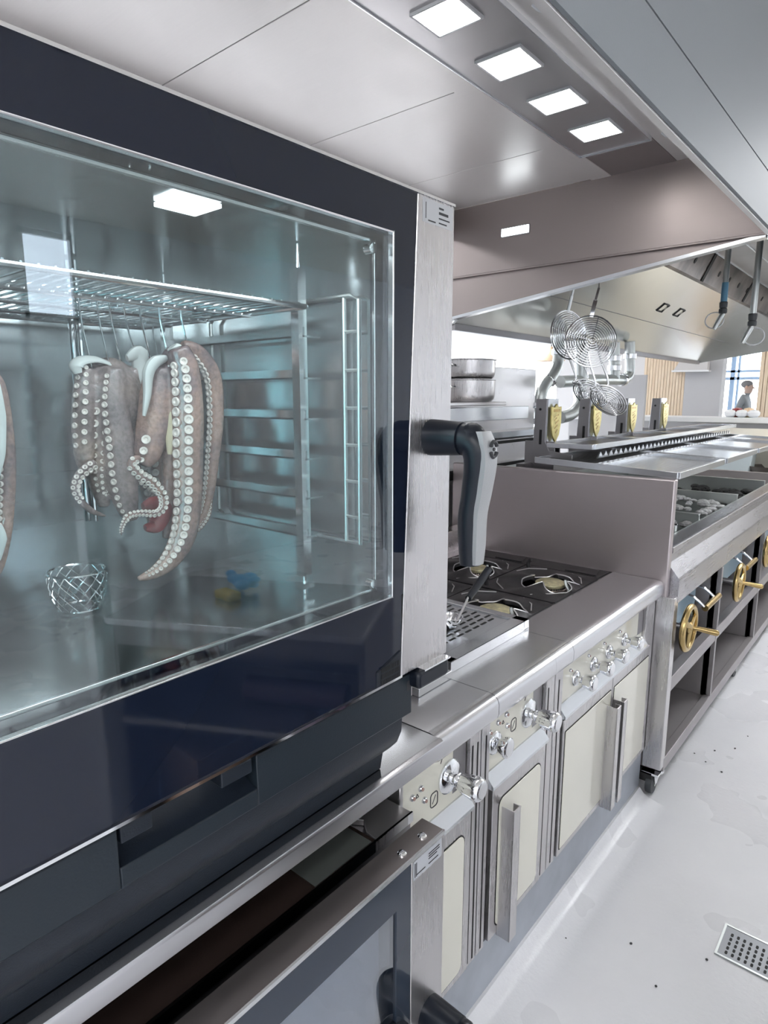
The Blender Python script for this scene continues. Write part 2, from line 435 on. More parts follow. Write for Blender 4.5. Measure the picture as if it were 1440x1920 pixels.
# handle
HY = .889
h = MB()
h.lathe([(.031, 0), (.030, .02), (.028, .05), (.027, .062)], (.069, .878, 1.527), (1, .05, 0), 28)
path = catmull([(.125, HY-.003, 1.527), (.148, HY, 1.520), (.158, HY, 1.495), (.152, HY, 1.44), (.146, HY, 1.40), (.146, HY, 1.35), (.147, HY, 1.315)], 8)
h.tube(path, [.027, .027, .026, .023, .0215, .022, .020, .018], 18)
h.ball((.143, HY, 1.528), (.024, .026, .026))
handle = h.build('handle', 'black_soft', door, smooth=True)
# grey inlay on the aisle side of the grip
b = MB()
pts = catmull([(.171, HY, 1.540), (.178, HY, 1.52), (.182, HY, 1.49), (.175, HY, 1.44), (.168, HY, 1.40), (.167, HY, 1.35), (.165, HY, 1.318)], 6)
w = lerp_list([.014, .019, .019, .017, .016, .015, .013], len(pts))
i0 = len(b.v)
for p, ww in zip(pts, w):
    for dx, dy in ((-.012, -ww), (.0, -ww), (.003, -ww*.6), (.003, ww*.6), (.0, ww), (-.012, ww)): b.v.append((p.x+dx, p.y+dy, p.z))
n = 6
for i in range(len(pts)-1):
    for j in range(n): b.f.append((i0+i*n+j, i0+i*n+(j+1) % n, i0+(i+1)*n+(j+1) % n, i0+(i+1)*n+j))
b.f.append(tuple(range(i0, i0+n))); b.f.append(tuple(range(i0+(len(pts)-1)*n, i0+len(pts)*n)))
b.build('handle_inlay', 'grey_inlay', door)
b = MB()                                              # round two-arrow emblem on the inlay
cx, cz = .1862, 1.512
for a0 in (.35, .35+PI):
    arc = [(cx-.0008*abs(math.sin(t)), HY+.0095*math.cos(t), cz+.0125*math.sin(t)) for t in [a0+i*.24 for i in range(11)]]
    b.tube(arc, .0032, 6)
b.lathe([(.003, 0), (.003, .002)], (cx-.001, HY, cz), (1, 0, 0), 12)
b.build('handle_emblem', 'ink', door)
b = MB(); b.prism(rrect(.830, .924, 1.086, 1.118, .010), 'X', .028, .085); b.build('door_stop', 'black_soft', oven, bevel=.006, seg=3)
b = MB(); b.box(.02, .087, .845, .924, 1.1185, 1.1215); b.build('door_stop_rim', 'chrome', oven)

# ---- drip tray front with its recessed pull, then the plinth
TY1 = .837
RY0, RY1, RZ0 = .293, .491, 1.062
b = MB()
b.box(-.02, .064, OY0, RY0, 1.036, 1.112); b.box(-.02, .064, RY1, TY1, 1.036, 1.112); b.box(-.02, .064, RY0, RY1, 1.036, RZ0)
b.box(-.02, .024, RY0, RY1, RZ0, 1.112)
drip = b.build('drip_tray', simple('drip_tray_plastic', (.014, .021, .029), .36, bump=.1, bscale=300, **{'Specular IOR Level': .35}), oven, bevel=.002)
b = MB(); arc = [(.062-.036*math.sin(PI/2*i/8), RZ0+.034*(1-math.cos(PI/2*i/8))) for i in range(9)]
b.prism([(.024, RZ0-.001), (.063, RZ0-.001)]+arc, 'Y', RY0, RY1); b.build('recess_scoop', 'black_plastic', drip)
for a, c in ((RY0+.005, RY0+.045), (RY1-.055, RY1-.005)):
    b = MB(); b.box(.024, .060, a, c, 1.088, 1.110); b.build('recess_catch', 'black_plastic', drip, bevel=.002)
b = MB(); b.prism(rrect(.822, .832, 1.083, 1.101, .002), 'X', .0642, .0646); b.build('tray_mark', 'ink', drip)
b = MB(); b.prism([(-.76, 1.032), (.052, 1.032), (.050, 1.00), (.040, .975), (.022, .955), (.006, .94), (.0, .906), (-.76, .906)], 'Y', OY0, .825); b.build('plinth', 'black_plastic', oven)

# ================================================================== steel counter under the oven
t = thing('oven_counter', (-.36, .48, .72), 'low steel counter with raised front lip carrying the upper oven', 'counter')
b = MB(); b.box(-.78, .020, -.35, .986, .885, .9045); b.build('top_sheet', 'steel_counter', t)
b = MB(); b.prism([(.020, .9052), (.024, .905), (.031, .902), (.034, .896), (.034, .870), (.028, .864), (.016, .864), (.016, .884), (.020, .886)], 'Y', -.35, .987); b.build('front_lip', 'steel_y', t)
b = MB(); b.box(-.76, -.03, -.30, -.27, 0, .864); b.box(-.76, -.72, -.30, .86, 0.0, .864); b.build('stand_panel', 'steel_dark', t)

# ================================================================== lower oven
lo = thing('undercounter_oven', (-.3, .40, .0), 'lower oven with grey glass door, partly cut off, below the steel counter', 'oven')
b = MB()
b.box(-.70, .030, -.25, .880, .12, .788); b.box(-.70, .02, -.25, .86, .0, .12); b.build('casing', 'steel_dark', lo)
b = MB(); b.box(-.06, .034, -.25, .775, .789, .800); b.build('ledge', 'brown_gloss', lo, bevel=.002)
b = MB(); cut = [(-.06, .775), (-.02, .80), (-.008, .79), (.006, .778), (.034, .775), (.034, .878), (-.06, .878)]
b.prism(cut, 'Z', .789, .8015); b.build('ledge_cap', 'steel_x', lo, bevel=.001)
b = MB(); b.box(.0335, .0385, -.25, .80, .782, .8025); b.box(.0335, .0375, .80, .879, .782, .8025); b.build('ledge_trim', 'chrome', lo)
b = MB(); b.box(-.05, .030, .625, .765, .8002, .8012); b.build('ledge_reflection', simple('painted_reflection', (.16, .175, .165), .10, .6), lo)  # grey-green sheet imitating the steel cap's reflection on the glossy ledge
ld = MB(); GX = .106
ld.box(.054, GX, -.25, .785, .715, .7895); ld.box(.054, GX, .745, .785, .12, .715); ld.box(.054, GX, -.25, -.10, .12, .715); ld.box(.054, GX, -.10, .745, .12, .20)
ld = ld.build('door', simple('dark_blue_glass', (.030, .040, .058), .08), lo)
b = MB(); b.box(.054, GX+.0005, -.25, .886, .7895, .7925); b.build('door_top', 'door_top', ld)
b = MB(); b.box(GX-.002, GX+.002, -.25, .886, .786, .7935); b.build('door_edge', 'chrome', ld)
b = MB(); b.box(.054, GX+.001, .7855, .886, .12, .7895); b.build('steel_strip', 'steel_v', ld, bevel=.0015)
b = MB(); b.box(.098, .102, -.10, .745, .20, .715); b.build('glass_pane', 'glass2', ld, smooth=False)
b = MB(); b.box(.060, .064, -.10, .745, .20, .715); b.build('inner_pane', simple('frosted_inner_pane', (.74, .76, .79), .4, .2, var=.15, vscale=7), ld, smooth=False)
for y in (.845, .785):
    s = MB(); s.lathe([(.0085, 0), (.0085, .002), (.006, .0042), (.0, .0045)], (.085, y, .7925), (0, 0, 1), 16); s.box(.083, .087, y-.004, y+.004, .7968, .7975)
    s.build('screw', 'chrome', ld)
b = MB(); b.prism([(.790, .783), (.876, .783), (.876, .745), (.790, .745)], 'X', GX+.0011, GX+.0016); b.build('sticker', simple('sticker_silver_pale', (.60, .62, .66), .4, .4), ld)
b = MB()
for (y, z, w_, h_) in ((.835, .772, .034, .0022), (.835, .767, .034, .0022), (.835, .762, .026, .0022), (.835, .752, .030, .0022), (.799, .752, .026, .002)): b.box(GX+.0014, GX+.002, y, y+w_, z, z+h_)
b.box(GX+.0014, GX+.002, .7935, .7955, .75, .778); b.box(GX+.0014, GX+.002, .7975, .7995, .75, .778)
b.build('fine_print', 'ink', ld)
b = MB()
b.lathe([(.033, 0), (.032, .02), (.029, .055), (.028, .07)], (GX, .842, .425), (1, .05, 0), 28)
b.tube(catmull([(.165, .845, .425), (.19, .846, .418), (.20, .846, .39), (.194, .846, .33), (.188, .846, .28), (.19, .846, .20)], 8), [.028, .028, .026, .022, .022, .019], 18)
b.ball((.185, .846, .427), (.024, .026, .026))
b.build('handle', 'black_soft', ld)
b = MB(); b.lathe([(.045, 0), (.044, .02), (.040, .024)], (GX-.008, .735, .44), (1, 0, 0), 24); b.build('handle_boss', 'black_soft', ld)

# ================================================================== wire shelf, hooks, octopuses inside the oven
sh = thing('oven_shelf', (-.3, .4, 1.735), 'chrome wire shelf on the upper runners inside the oven', 'shelf')
SZ = 1.735
b = MB()
ring = [(-.06, .08, SZ), (-.06, .715, SZ), (-.555, .715, SZ), (-.555, .08, SZ)]
for i in range(4): b.cyl(ring[i], ring[(i+1) % 4], .0042, n=8)
for p in ring: b.ball(p, .0042, 8, 6)
b.build('rim', 'wire', sh)
b = MB()
for x in (-.20, -.33, -.45): b.cyl((x, .08, SZ-.003), (x, .715, SZ-.003), .0035, n=8)
b.build('cross_rails', 'wire', sh)
b = MB()
for k in range(34):
    y = .095+k*.0184; b.cyl((-.06, y, SZ+.004), (-.555, y, SZ+.004), .0018, n=6)
b.build('wires', 'wire', sh)

def hook(px, py, X, z1, label):
    """wire hook over the shelf wires: px,py is its lower end in the octopus"""
    p = onX(px, py, X); top = V((p.x+.012, p.y-.022, SZ+.010))
    b = MB()
    q = [top+V((-.012, .0, -.008)), top+V((-.008, 0, .002)), top+V((0, 0, .003)), top+V((.006, .001, -.006)), p.lerp(top, .6), p, p+V((-.006, .004, -.014)), p+V((-.014, .008, -.006))]
    b.tube(catmull(q, 5), .0017, 7)
    o = b.build('wire_hook', 'wire'); tag(o, label, 'hook', 'wire hooks holding the octopuses')
    return o
def px_path(pts, X, dx=0):
    """pixel polyline placed in the plane X (a third value moves the point in depth)"""
    out = []
    for p in pts: out.append(onX(p[0], p[1], X+(p[2] if len(p) > 2 else 0)))
    return out
PXM = 1.0
def arm(mb, pts, X, rad_px, sub=7, flat=.8, n=12):
    P = catmull(px_path(pts, X), sub); R = lerp_list(rad_px, len(P))
    d = [(p-CAM).dot(FW)/FPX for p in P]
    mb.tube(P, [r*k for r, k in zip(R, d)], n, flat=flat)
    return P, [r*k for r, k in zip(R, d)]
def suckers(mb, P, R, rows=(-.45, .45), face=None, start=0.0, end=1.0, size=.34, both=False, step=1.7):
    """two staggered rows of cup-shaped suckers along an arm, on the side facing `face`"""
    L = [0]
    for i in range(1, len(P)): L.append(L[-1]+(P[i]-P[i-1]).length)
    tot = L[-1]
    for row, off in enumerate(rows):
        s = tot*start+(.5*R[0]*size*step if row else 0)
        while s < tot*end:
            k = max(i for i in range(len(L)) if L[i] <= s); k = min(k, len(P)-2)
            t = (s-L[k])/max(L[k+1]-L[k], 1e-9)
            p = P[k].lerp(P[k+1], t); r = R[k]+(R[k+1]-R[k])*t
            T = (P[k+1]-P[k]).normalized(); f = face or (CAM-p)
            f = (f-T*f.dot(T)).normalized(); sd = T.cross(f).normalized()
            a = off; d = (f*math.cos(a)+sd*math.sin(a)).normalized()
            q = p+d*r*.84; sr = max(r*size, .0012)
            mb.lathe([(sr*.75, -sr*.3), (sr*1.0, sr*.25), (sr*.9, sr*.55), (sr*.55, sr*.5), (sr*.32, sr*.15), (.0, sr*.12)], q, d, 12)
            s += sr*2*step*.62
def octopus(label, X, loc, arms, blobs, caps, beige=(), red=(), skin='octo'):
    o = thing('octopus', loc, label, 'octopus', 'raw octopuses hung from wire hooks')
    body = MB(); paths = []
    for a in arms: paths.append((arm(body, a['p'], X+a.get('dx', 0), a['r'], flat=a.get('flat', .8)), a))
    for (x, y, r, dx) in blobs:
        c = onX(x, y, X+dx); k = (c-CAM).dot(FW)/FPX
        body.ball(c, (r[0]*k, r[0]*k, r[1]*k), 18, 12)
    bo = body.build('body', skin, o)
    rm = bo.modifiers.new('fuse', 'REMESH'); rm.mode = 'VOXEL'; rm.voxel_size = .0028; rm.use_smooth_shade = True
    sm = bo.modifiers.new('soften', 'SMOOTH'); sm.factor = .5; sm.iterations = 4
    for (P, R), a in paths:
        if 's' in a:
            s = MB(); suckers(s, P, R, **a['s']); so = s.build('suckers', 'sucker', bo)
    for cpts, r in caps:
        c = MB(); arm(c, cpts, X+.012, r, flat=.6); co_ = c.build('mantle_skin', 'flesh', o)
    for cpts, r in beige:
        c = MB(); arm(c, cpts, X+.016, r, flat=.5); c.build('inner_flesh', 'beige', o)
    for cpts, r in red:
        c = MB(); arm(c, cpts, X-.012, r, flat=.7); c.build('mirrored_meat', 'red', o)  # red shapes stand in for a pack mirrored in the door glass
    return o
two = dict(rows=(-.15, .75))
octopus('octopus hung at the right, with a long sucker-lined arm curling left', -.24, (-.24, .62, 1.27), [
    dict(p=[(332, 652), (346, 690), (352, 770), (352, 850), (352, 930), (344, 1000), (322, 1045), (292, 1072), (258, 1086)], r=[20, 27, 30, 29, 27, 25, 20, 13, 5], dx=.03,
         s=dict(rows=(-.05, .85), start=.05, end=.97, size=.30, step=1.75)),
    dict(p=[(340, 650), (370, 662), (398, 705), (404, 780), (399, 850), (392, 915), (382, 960), (362, 990)], r=[14, 17, 17, 16, 14, 12, 9, 4], dx=0,
         s=dict(rows=(.75,), start=.04, end=.95, size=.40, step=1.55)),
    dict(p=[(300, 690), (296, 740), (288, 800), (276, 850), (266, 872)], r=[28, 34, 33, 26, 13], dx=-.01, s=dict(rows=(.3,), start=.75, end=1, size=.3, step=2)),
    dict(p=[(318, 670), (318, 760), (318, 860), (316, 960), (310, 1010)], r=[14, 16, 15, 12, 6], dx=-.01),
    dict(p=[(262, 858), (246, 870), (262, 890), (285, 905), (304, 928), (306, 950), (292, 962), (262, 962), (240, 968), (228, 990), (228, 1005)], r=[9, 11, 12, 12, 11, 10, 9, 8, 7, 5, 3], dx=.03,
         s=dict(rows=(-.6, .5), start=.05, end=.97, size=.42, step=1.7)),
    dict(p=[(392, 930), (388, 965), (372, 990), (352, 1000)], r=[8, 8, 7, 4], dx=.0, s=dict(rows=(-.4, .5), size=.42, step=1.7)),
], [(325, 680, (24, 30), 0), (300, 720, (26, 40), -.01)],
    [([(322, 650), (330, 662), (326, 690), (322, 712)], [10, 19, 16, 7]), ([(312, 672), (290, 680), (278, 700), (276, 740), (270, 780)], [7, 16, 17, 12, 5])],
    [([(322, 740), (322, 780), (320, 820), (318, 852)], [4, 10, 10, 4])],
    [([(268, 950), (286, 944), (304, 955), (292, 985), (272, 990)], [9, 17, 20, 17, 7]), ([(366, 930), (380, 945), (378, 975)], [6, 12, 6])])
octopus('octopus at the left with a broad grey web and pale mantle folded over its hooks', -.30, (-.30, .50, 1.33), [
    dict(p=[(160, 690), (158, 740), (156, 800), (158, 860), (166, 890)], r=[16, 22, 22, 18, 10], s=dict(rows=(-.1, .8), start=.0, end=.72, size=.26, step=2.6)),
    dict(p=[(200, 690), (196, 740), (190, 800), (186, 850), (186, 900), (196, 950)], r=[38, 46, 42, 30, 22, 10], dx=-.01, s=dict(rows=(-.25, .3), start=.12, end=.9, size=.17, step=2.4)),
    dict(p=[(214, 690), (212, 760), (222, 830), (228, 890), (236, 940), (248, 975)], r=[20, 28, 31, 30, 24, 12], dx=.02, s=dict(rows=(.62,), start=.06, end=1, size=.21, step=2.0)),
    dict(p=[(246, 690), (256, 740), (262, 790), (262, 840), (252, 872)], r=[18, 26, 28, 23, 9], dx=.0),
    dict(p=[(236, 850), (250, 880), (272, 905), (292, 920)], r=[8, 10, 10, 6], dx=.03, s=dict(rows=(-.3, .6), size=.42, step=1.7)),
    dict(p=[(178, 868), (160, 880), (146, 896), (140, 918), (152, 940), (172, 958), (200, 968)], r=[12, 12, 11, 10, 9, 7, 3], dx=.02, s=dict(rows=(-.7, .3), start=.05, end=.6, size=.42, step=1.7)),
    dict(p=[(206, 840), (206, 890), (202, 930)], r=[13, 12, 8], dx=.0, s=dict(rows=(-.4, .4), size=.3, step=1.8)),
], [(208, 745, (58, 74), -.015), (246, 742, (30, 56), -.005)],
    [([(146, 700), (142, 686), (154, 676), (180, 674), (206, 682)], [8, 13, 11, 8, 4]), ([(238, 672), (256, 664), (266, 682), (264, 716), (256, 752)], [8, 20, 20, 14, 5]), ([(204, 684), (216, 700), (222, 720)], [4, 6, 2]),
     ([(186, 790), (196, 782), (202, 776)], [2, 5, 3]), ([(174, 740), (166, 755), (156, 766)], [5, 5, 2]), ([(258, 850), (252, 836), (262, 826)], [3, 7, 3])],
    [([(214, 820), (222, 860), (232, 900)], [3, 7, 3])], skin='octo_grey')
octopus('octopus at the edge of the oven window, only a beaded arm and white flesh showing', -.16, (-.16, .30, 1.40), [
    dict(p=[(-30, 690), (-6, 720), (8, 790), (13, 860), (13, 930), (9, 1000), (0, 1060), (-14, 1090)], r=[12, 15, 15, 16, 15, 13, 9, 4], s=dict(rows=(.9, 1.5), start=.3, end=.97, size=.42, step=1.7)),
    dict(p=[(-70, 680), (-60, 780), (-55, 900), (-50, 1000)], r=[40, 46, 40, 20]),
], [(-40, 720, (36, 60), 0)],
    [([(-8, 720), (-2, 780), (-2, 850), (-8, 900)], [8, 13, 12, 5]), ([(-2, 985), (2, 1010), (-4, 1050)], [6, 11, 5])])
octopus('octopus seen as a darker hanging arm deep in the oven behind the others', -.45, (-.45, .52, 1.34), [
    dict(p=[(285, 700), (280, 800), (285, 900), (290, 960), (285, 985)], r=[20, 26, 24, 18, 8], dx=0, s=dict(rows=(-.3, .5), start=.4, end=.95, size=.3, step=1.8)),
    dict(p=[(330, 700), (345, 800), (360, 900), (365, 960)], r=[16, 20, 18, 8]),
], [(300, 730, (34, 40), 0)], [], [])
for (x, y, X, lab) in ((172, 690, -.30, 'first wire hook from the left, in the left octopus'), (204, 682, -.30, 'second wire hook from the left, in the left octopus'), (225, 672, -.30, 'third wire hook from the left, behind a pale mantle'),
                  (250, 655, -.30, 'wire hook in the pale mantle of the left octopus'), (278, 655, -.26, 'wire hook between the two octopuses'), (314, 662, -.24, 'wire hook in the pale top of the right octopus'),
                  (352, 650, -.24, 'rightmost wire hook, at the outer arm of the right octopus')):
    hook(x, y, X, 0, lab)
for (x, y, X) in ((-10, 700, -.16),): hook(x, y, X, 0, 'wire hook at the edge of the window')
hook(300, 690, -.45, 0, 'wire hook deep in the oven, behind the front octopuses')
# ================================================================== cooking range: worktop, cabinets, hob
wt = thing('range_worktop', (-.4, 1.7, .84), 'long stainless worktop with rounded front edge running from the ovens to the grill', 'worktop')
HX0, HX1, HY0, HY1 = -.80, -.177, 1.535, 2.455          # hob cut-out
nose = [(-.012, .905), (-.004, .905), (.008, .902), (.017, .894), (.021, .882), (.021, .858), (.017, .847), (.008, .842)]
def sheet(xb, y0, y1):
    MB().prism([(xb, .866), (xb, .905)]+nose+[(-.03, .842), (-.03, .866)], 'Y', y0, y1).build('sheet', 'steel_y', wt)
sheet(-.86, .989, 1.2285); sheet(-.86, 1.2305, 1.5345); sheet(HX1, 1.535, 1.6465); sheet(HX1, 1.6485, 2.462)
for (a, c, d, e) in ((-.86, HX1-.0005, 2.4555, 2.462), (-.86, HX0-.001, 1.535, 2.455)):
    MB().box(a, c, d, e, .866, .905).build('sheet', 'steel_y', wt)
b = MB(); b.box(-.93, -.86, .989, 2.462, .60, 1.00); b.build('back_guard', 'steel_x', wt, bevel=.003)

# plinth and coved skirting under the cabinets
b = MB()
b.box(-.06, -.012, .886, 2.452, .04, .20)
structure(b.build('baseboard_left', 'plinth'), 'grey plinth under the cream range cabinets')
b = MB(); b.prism([(-.06, .0), (-.06, .041), (-.004, .041), (-.001, .038), (.012, .022), (.035, .009), (.075, .002), (.10, .0004)], 'Y', .886, 2.44)
structure(b.build('trim_1', 'floor'), 'white coving where the floor meets the range plinth')

def knob(o, y, z, L, r, fr, x0=.002):
    """chrome flange and a fluted, waisted tap knob"""
    k = MB()
    k.lathe([(fr, 0), (fr, .004), (fr*.85, .009), (fr*.45, .012), (fr*.32, .016)], (x0, y, z), (1, 0, 0), 28)
    fl = k.build('knob_flange', 'chrome', o)
    k = MB(); n = 32; i0 = len(k.v)
    prof = [(.42, .012), (.42, .022), (.62, .026), (.80, L*.45), (1.0, L*.8), (1.0, L*.9), (.86, L*.97), (.62, L)]
    for rr, h in prof:
        for j in range(n):
            a = 2*PI*j/n; f = 1-.10*(math.cos(a*8) > .2)*(.05 < h/L < .88 and rr > .6)
            k.v.append((x0+h, y+rr*r*f*math.cos(a), z+rr*r*f*math.sin(a)))
    for i in range(len(prof)-1):
        for j in range(n): k.f.append((i0+i*n+j, i0+i*n+(j+1) % n, i0+(i+1)*n+(j+1) % n, i0+(i+1)*n+j))
    k.f.append(tuple(range(i0, i0+n))); k.f.append(tuple(range(i0+(len(prof)-1)*n, i0+len(prof)*n)))
    kb = k.build('knob', 'chrome', o)
    return kb
def cabinet(label, y0, y1, py0, py1, doors, pz0=.685):
    o = thing('range_cabinet', (-.3, (y0+y1)/2, .2), label, 'cabinet')
    b = MB()
    b.box(-.80, -.045, y0, y1, .20, .838)
    b.box(-.045, -.004, y0, py0, .20, .838); b.box(-.045, -.004, py1, y1, .20, .838); b.box(-.045, -.004, py0, py1, .835, .8385)
    b.build('carcass', 'steel_v', o, bevel=.0015)
    b = MB(); b.box(-.045, -.016, py0+.003, py1-.003, pz0, .835); b.build('control_panel', 'cream', o)
    b = MB(); b.box(-.017, -.0155, py1-.055, py1-.003, pz0+.02, .835); b.build('panel_side_strip', 'steel_dark', o)
    b = MB(); b.prism([(-.045, pz0), (-.012, pz0), (.010, pz0-.028), (.010, pz0-.036), (-.045, pz0-.036)], 'Y', py0, py1); b.build('sloped_ledge', 'steel_plate', o)
    for (dy0, dy1, hy, ins) in doors:
        z0, z1 = .208, pz0-.046
        b = MB(); b.box(-.040, .002, dy0, dy1, z0, z1); d = b.build('door', 'steel_v', o, bevel=.002)
        b = MB(); b.prism(rrect(dy0+.030 if ins else dy0+.012, dy1-.030 if ins else dy1-.012, z0+.022, z1-.040, .022 if ins else .004), 'X', -.005, .0045)
        b.build('enamel_inset', 'cream', d, bevel=.001)
        b = MB(); b.prism(rrect(dy0+.0265 if ins else dy0+.0085, dy1-.0265 if ins else dy1-.0085, z0+.0185, z1-.0365, .025 if ins else .006), 'X', -.006, .0028)
        b.build('inset_seam', 'dark', d)
        if hy is not None:
            sgn = 1
            b = MB()
            # U-shaped channel pull
            b.box(.002, .040, hy, hy+.003, .200, .577); b.box(.037, .041, hy, hy+.034, .200, .577); b.box(.020, .041, hy+.031, hy+.034, .200, .577)
            b.build('handle', 'steel_v', d, bevel=.001)
    return o
cA = cabinet('cream and steel range cabinet partly hidden behind the lower oven', .89, 1.195, .90, 1.150, [(.905, 1.150, None, True)])
cB = cabinet('cream and steel range cabinet with two chrome knobs and one tall pull handle', 1.200, 1.585, 1.236, 1.535, [(1.250, 1.535, 1.290, True)])
cC = cabinet('wide cream and steel range cabinet with a row of four chrome knobs and double doors', 1.590, 2.455, 1.640, 2.36, [(1.650, 2.030, 1.985, False), (2.036, 2.41, 2.045, False)], pz0=.705)
# tall dark gaps between the cabinet frames
for o, ys in ((cA, (1.156, 1.178)), (cB, (1.216, 1.545)), (cC, (1.612,))):
    for y in ys:
        b = MB(); b.box(-.012, -.0032, y, y+.005, .21, .80); b.build('frame_gap', 'dark', o)
# knobs (flutes face the aisle)
knob(cA, 1.078, .758, .090, .027, .040, -.016); knob(cB, 1.452, .760, .090, .027, .040, -.016); knob(cB, 1.275, .752, .046, .026, .030, -.016)
for y in (1.755, 1.890, 2.020, 2.165): knob(cC, y, .752, .066, .025, .024, -.016)
def dots(o, lst, r=.0075):
    for (y, z) in lst:
        d = MB(); d.lathe([(r, 0), (r, .004), (r*.7, .007), (0, .008)], (-.016, y, z), (1, 0, 0), 14); d.build('signal_light', 'chrome', o)
        d = MB(); d.lathe([(r*.55, 0), (r*.5, .0015), (0, .002)], (-.0085, y, z), (1, 0, 0), 10); d.build('signal_lens', 'signal', o)
dots(cA, [(.943, .775), (.972, .782), (.985, .748)]); dots(cB, [(1.290, .800), (1.330, .806), (1.336, .772), (1.25, .79)])
dots(cC, [(1.712, .792), (1.846, .795), (1.972, .797), (2.112, .797)], .0055)
def mark(o, y, z, s):
    """small printed pictograms on the enamel"""
    b = MB()
    for (a, c, d_, e) in ((0, 0, .5, 1.0), (.5, 1.0, .3, 1.7), (.1, .9, .75, 1.2), (-.2, -.3, .1, .3)):
        b.bar((-.0155, y+a*s, z+c*s), (-.0155, y+d_*s, z+e*s), .0016, .001, (1, 0, 0))
    b.build('pictogram', 'ink', o)
mark(cA, 1.048, .806, .010); mark(cB, 1.432, .806, .009)
def triangle(o, y, z, s):
    b = MB(); P = [(-.0155, y-s, z), (-.0155, y+s, z), (-.0155, y, z+1.7*s)]
    for i in range(3): b.bar(P[i], P[(i+1) % 3], .0014, .001, (1, 0, 0))
    b.build('warning_mark', 'ink', o)
triangle(cA, .962, .765, .005); triangle(cB, 1.318, .785, .005)
for o, y, z in ((cA, 1.01, .712), (cB, 1.36, .742)):
    b = MB(); P = rrect(y, y+.026, z, z+.034, .008); 
    b.tube([(-.0155, p[0], p[1]) for p in P], .0012, 5, True); b.bar((-.0155, y+.007, z+.008), (-.0155, y+.019, z+.026), .0012, .001, (1, 0, 0)); b.build('timer_mark', 'ink', o)

# ---- gas hob
hob = thing('gas_hob', (-.49, 2.0, .87), 'black gas hob with brass burners set into the steel worktop', 'hob')
b = MB(); b.box(HX0, HX1-.001, HY0, HY1, .845, .858); b.build('tray', 'cast', hob)
b = MB(); b.box(HX1-.008, HX1, HY0, HY1, .858, .9035); b.box(HX0, HX0+.008, HY0, HY1, .858, .9035); b.box(HX0, HX1, HY1-.008, HY1, .858, .9035); b.box(HX0, HX1, HY0, HY0+.008, .858, .9035); b.build('tray_rim', 'cast_edge', hob)
def support(cx, cy, w, d, bx, ro):
    """cast pan support: a plate whose wavy opening has four raised fingers pointing at the burner"""
    x0, x1, y0, y1 = cx-w/2, cx+w/2, cy-d/2, cy+d/2; n = 96; b = MB(); inner = []
    rows = []
    for k in range(n):
        a = 2*PI*k/n; ca, sa = math.cos(a), math.sin(a)
        dd = abs((a+PI/4) % (PI/2)-PI/4); f = max(0, 1-dd/.36); f = f*f*(3-2*f); g = max(0, 1-dd/.62); g = g*g*(3-2*g)
        ri = ro*(1-f)+ro*.62*f
        zi = .905+.026*g
        t = min(((x1 if ca > 0 else x0)-bx)/ca if abs(ca) > 1e-6 else 9, ((y1 if sa > 0 else y0)-cy)/sa if abs(sa) > 1e-6 else 9)
        p = (bx+ca*ri, cy+sa*ri); q = (bx+ca*t, cy+sa*t); rm_ = ri+(t-ri)*.45; m_ = (bx+ca*rm_, cy+sa*rm_)
        rows.append([(*p, zi-.014), (*p, zi), (*m_, .909+.016*g), (*q, .909), (*q, .895)]); inner.append(V((*p, zi+.0005)))
    for r in rows: b.v += r
    for k in range(n):
        for c in range(4):
            a, e = k*5+c, ((k+1) % n)*5+c; b.f.append((a, e, e+1, a+1))
    o = b.build('pan_support', 'cast', hob)
    e = MB(); e.tube(inner, .0024, 5, True)
    for sx, sy in ((1, 1), (1, -1), (-1, 1), (-1, -1)):
        X0, Y0 = (x1 if sx > 0 else x0)-sx*.014, (y1 if sy > 0 else y0)-sy*.014
        e.tube([(X0-sx*.085, Y0-sy*.004, .912), (X0-sx*.030, Y0-sy*.052, .915), (X0-sx*.004, Y0-sy*.105, .912)], .0022, 5)
    e.build('worn_edges', 'worn', o)
    for sy in (1, -1):
        h_ = MB(); yy = cy+sy*(d/2-.03); h_.tube(catmull([(cx-w*.42, yy, .905), (cx-w*.43, yy, .93), (cx-w*.40, yy, .942), (cx-w*.385, yy, .935)], 4), [.009, .008, .006, .004], 8); h_.build('lug', 'cast', o)
def burner(cx, cy, r):
    b = MB(); b.lathe([(r*1.5, 0), (r*1.45, .006), (r*1.1, .012), (r*1.05, .026), (r*.98, .03), (r*.98, .036), (r*1.05, .04), (r*.9, .046)], (cx, cy, .857), n=32)
    o = b.build('burner', simple('burner_body', (.42, .36, .34), .35, .8), hob)
    b = MB(); b.lathe([(r*.96, 0), (r*1.0, .006), (r*.98, .012), (r*.8, .017), (0, .020)], (cx, cy, .904), n=32); b.build('burner_cap', 'brass_cap', o)
    b = MB()
    for j in range(36):
        a = 2*PI*j/36; b.box(cx+r*.985*math.cos(a)-.0012, cx+r*.985*math.cos(a)+.0012, cy+r*.985*math.sin(a)-.0012, cy+r*.985*math.sin(a)+.0012, .899, .905)
    b.build('flame_ports', 'dark', o)
    b = MB(); b.tube(catmull([(cx+r*1.5, cy-.012, .858), (cx+r*1.45, cy-.014, .90), (cx+r*1.2, cy-.016, .925), (cx+r*1.15, cy-.016, .94)], 4), [.008, .0075, .006, .0045], 8); b.build('flame_probe', 'galv', o)
for cx, w in ((-.333, .305), (-.643, .305)):
    for cy in (1.735, 2.132):
        bx = cx+.045 if cx > -.5 else cx+.04; r = .056 if cx > -.5 else .046
        support(cx, cy, w, .385, bx, .104 if cx > -.5 else .098); burner(bx, cy, r)
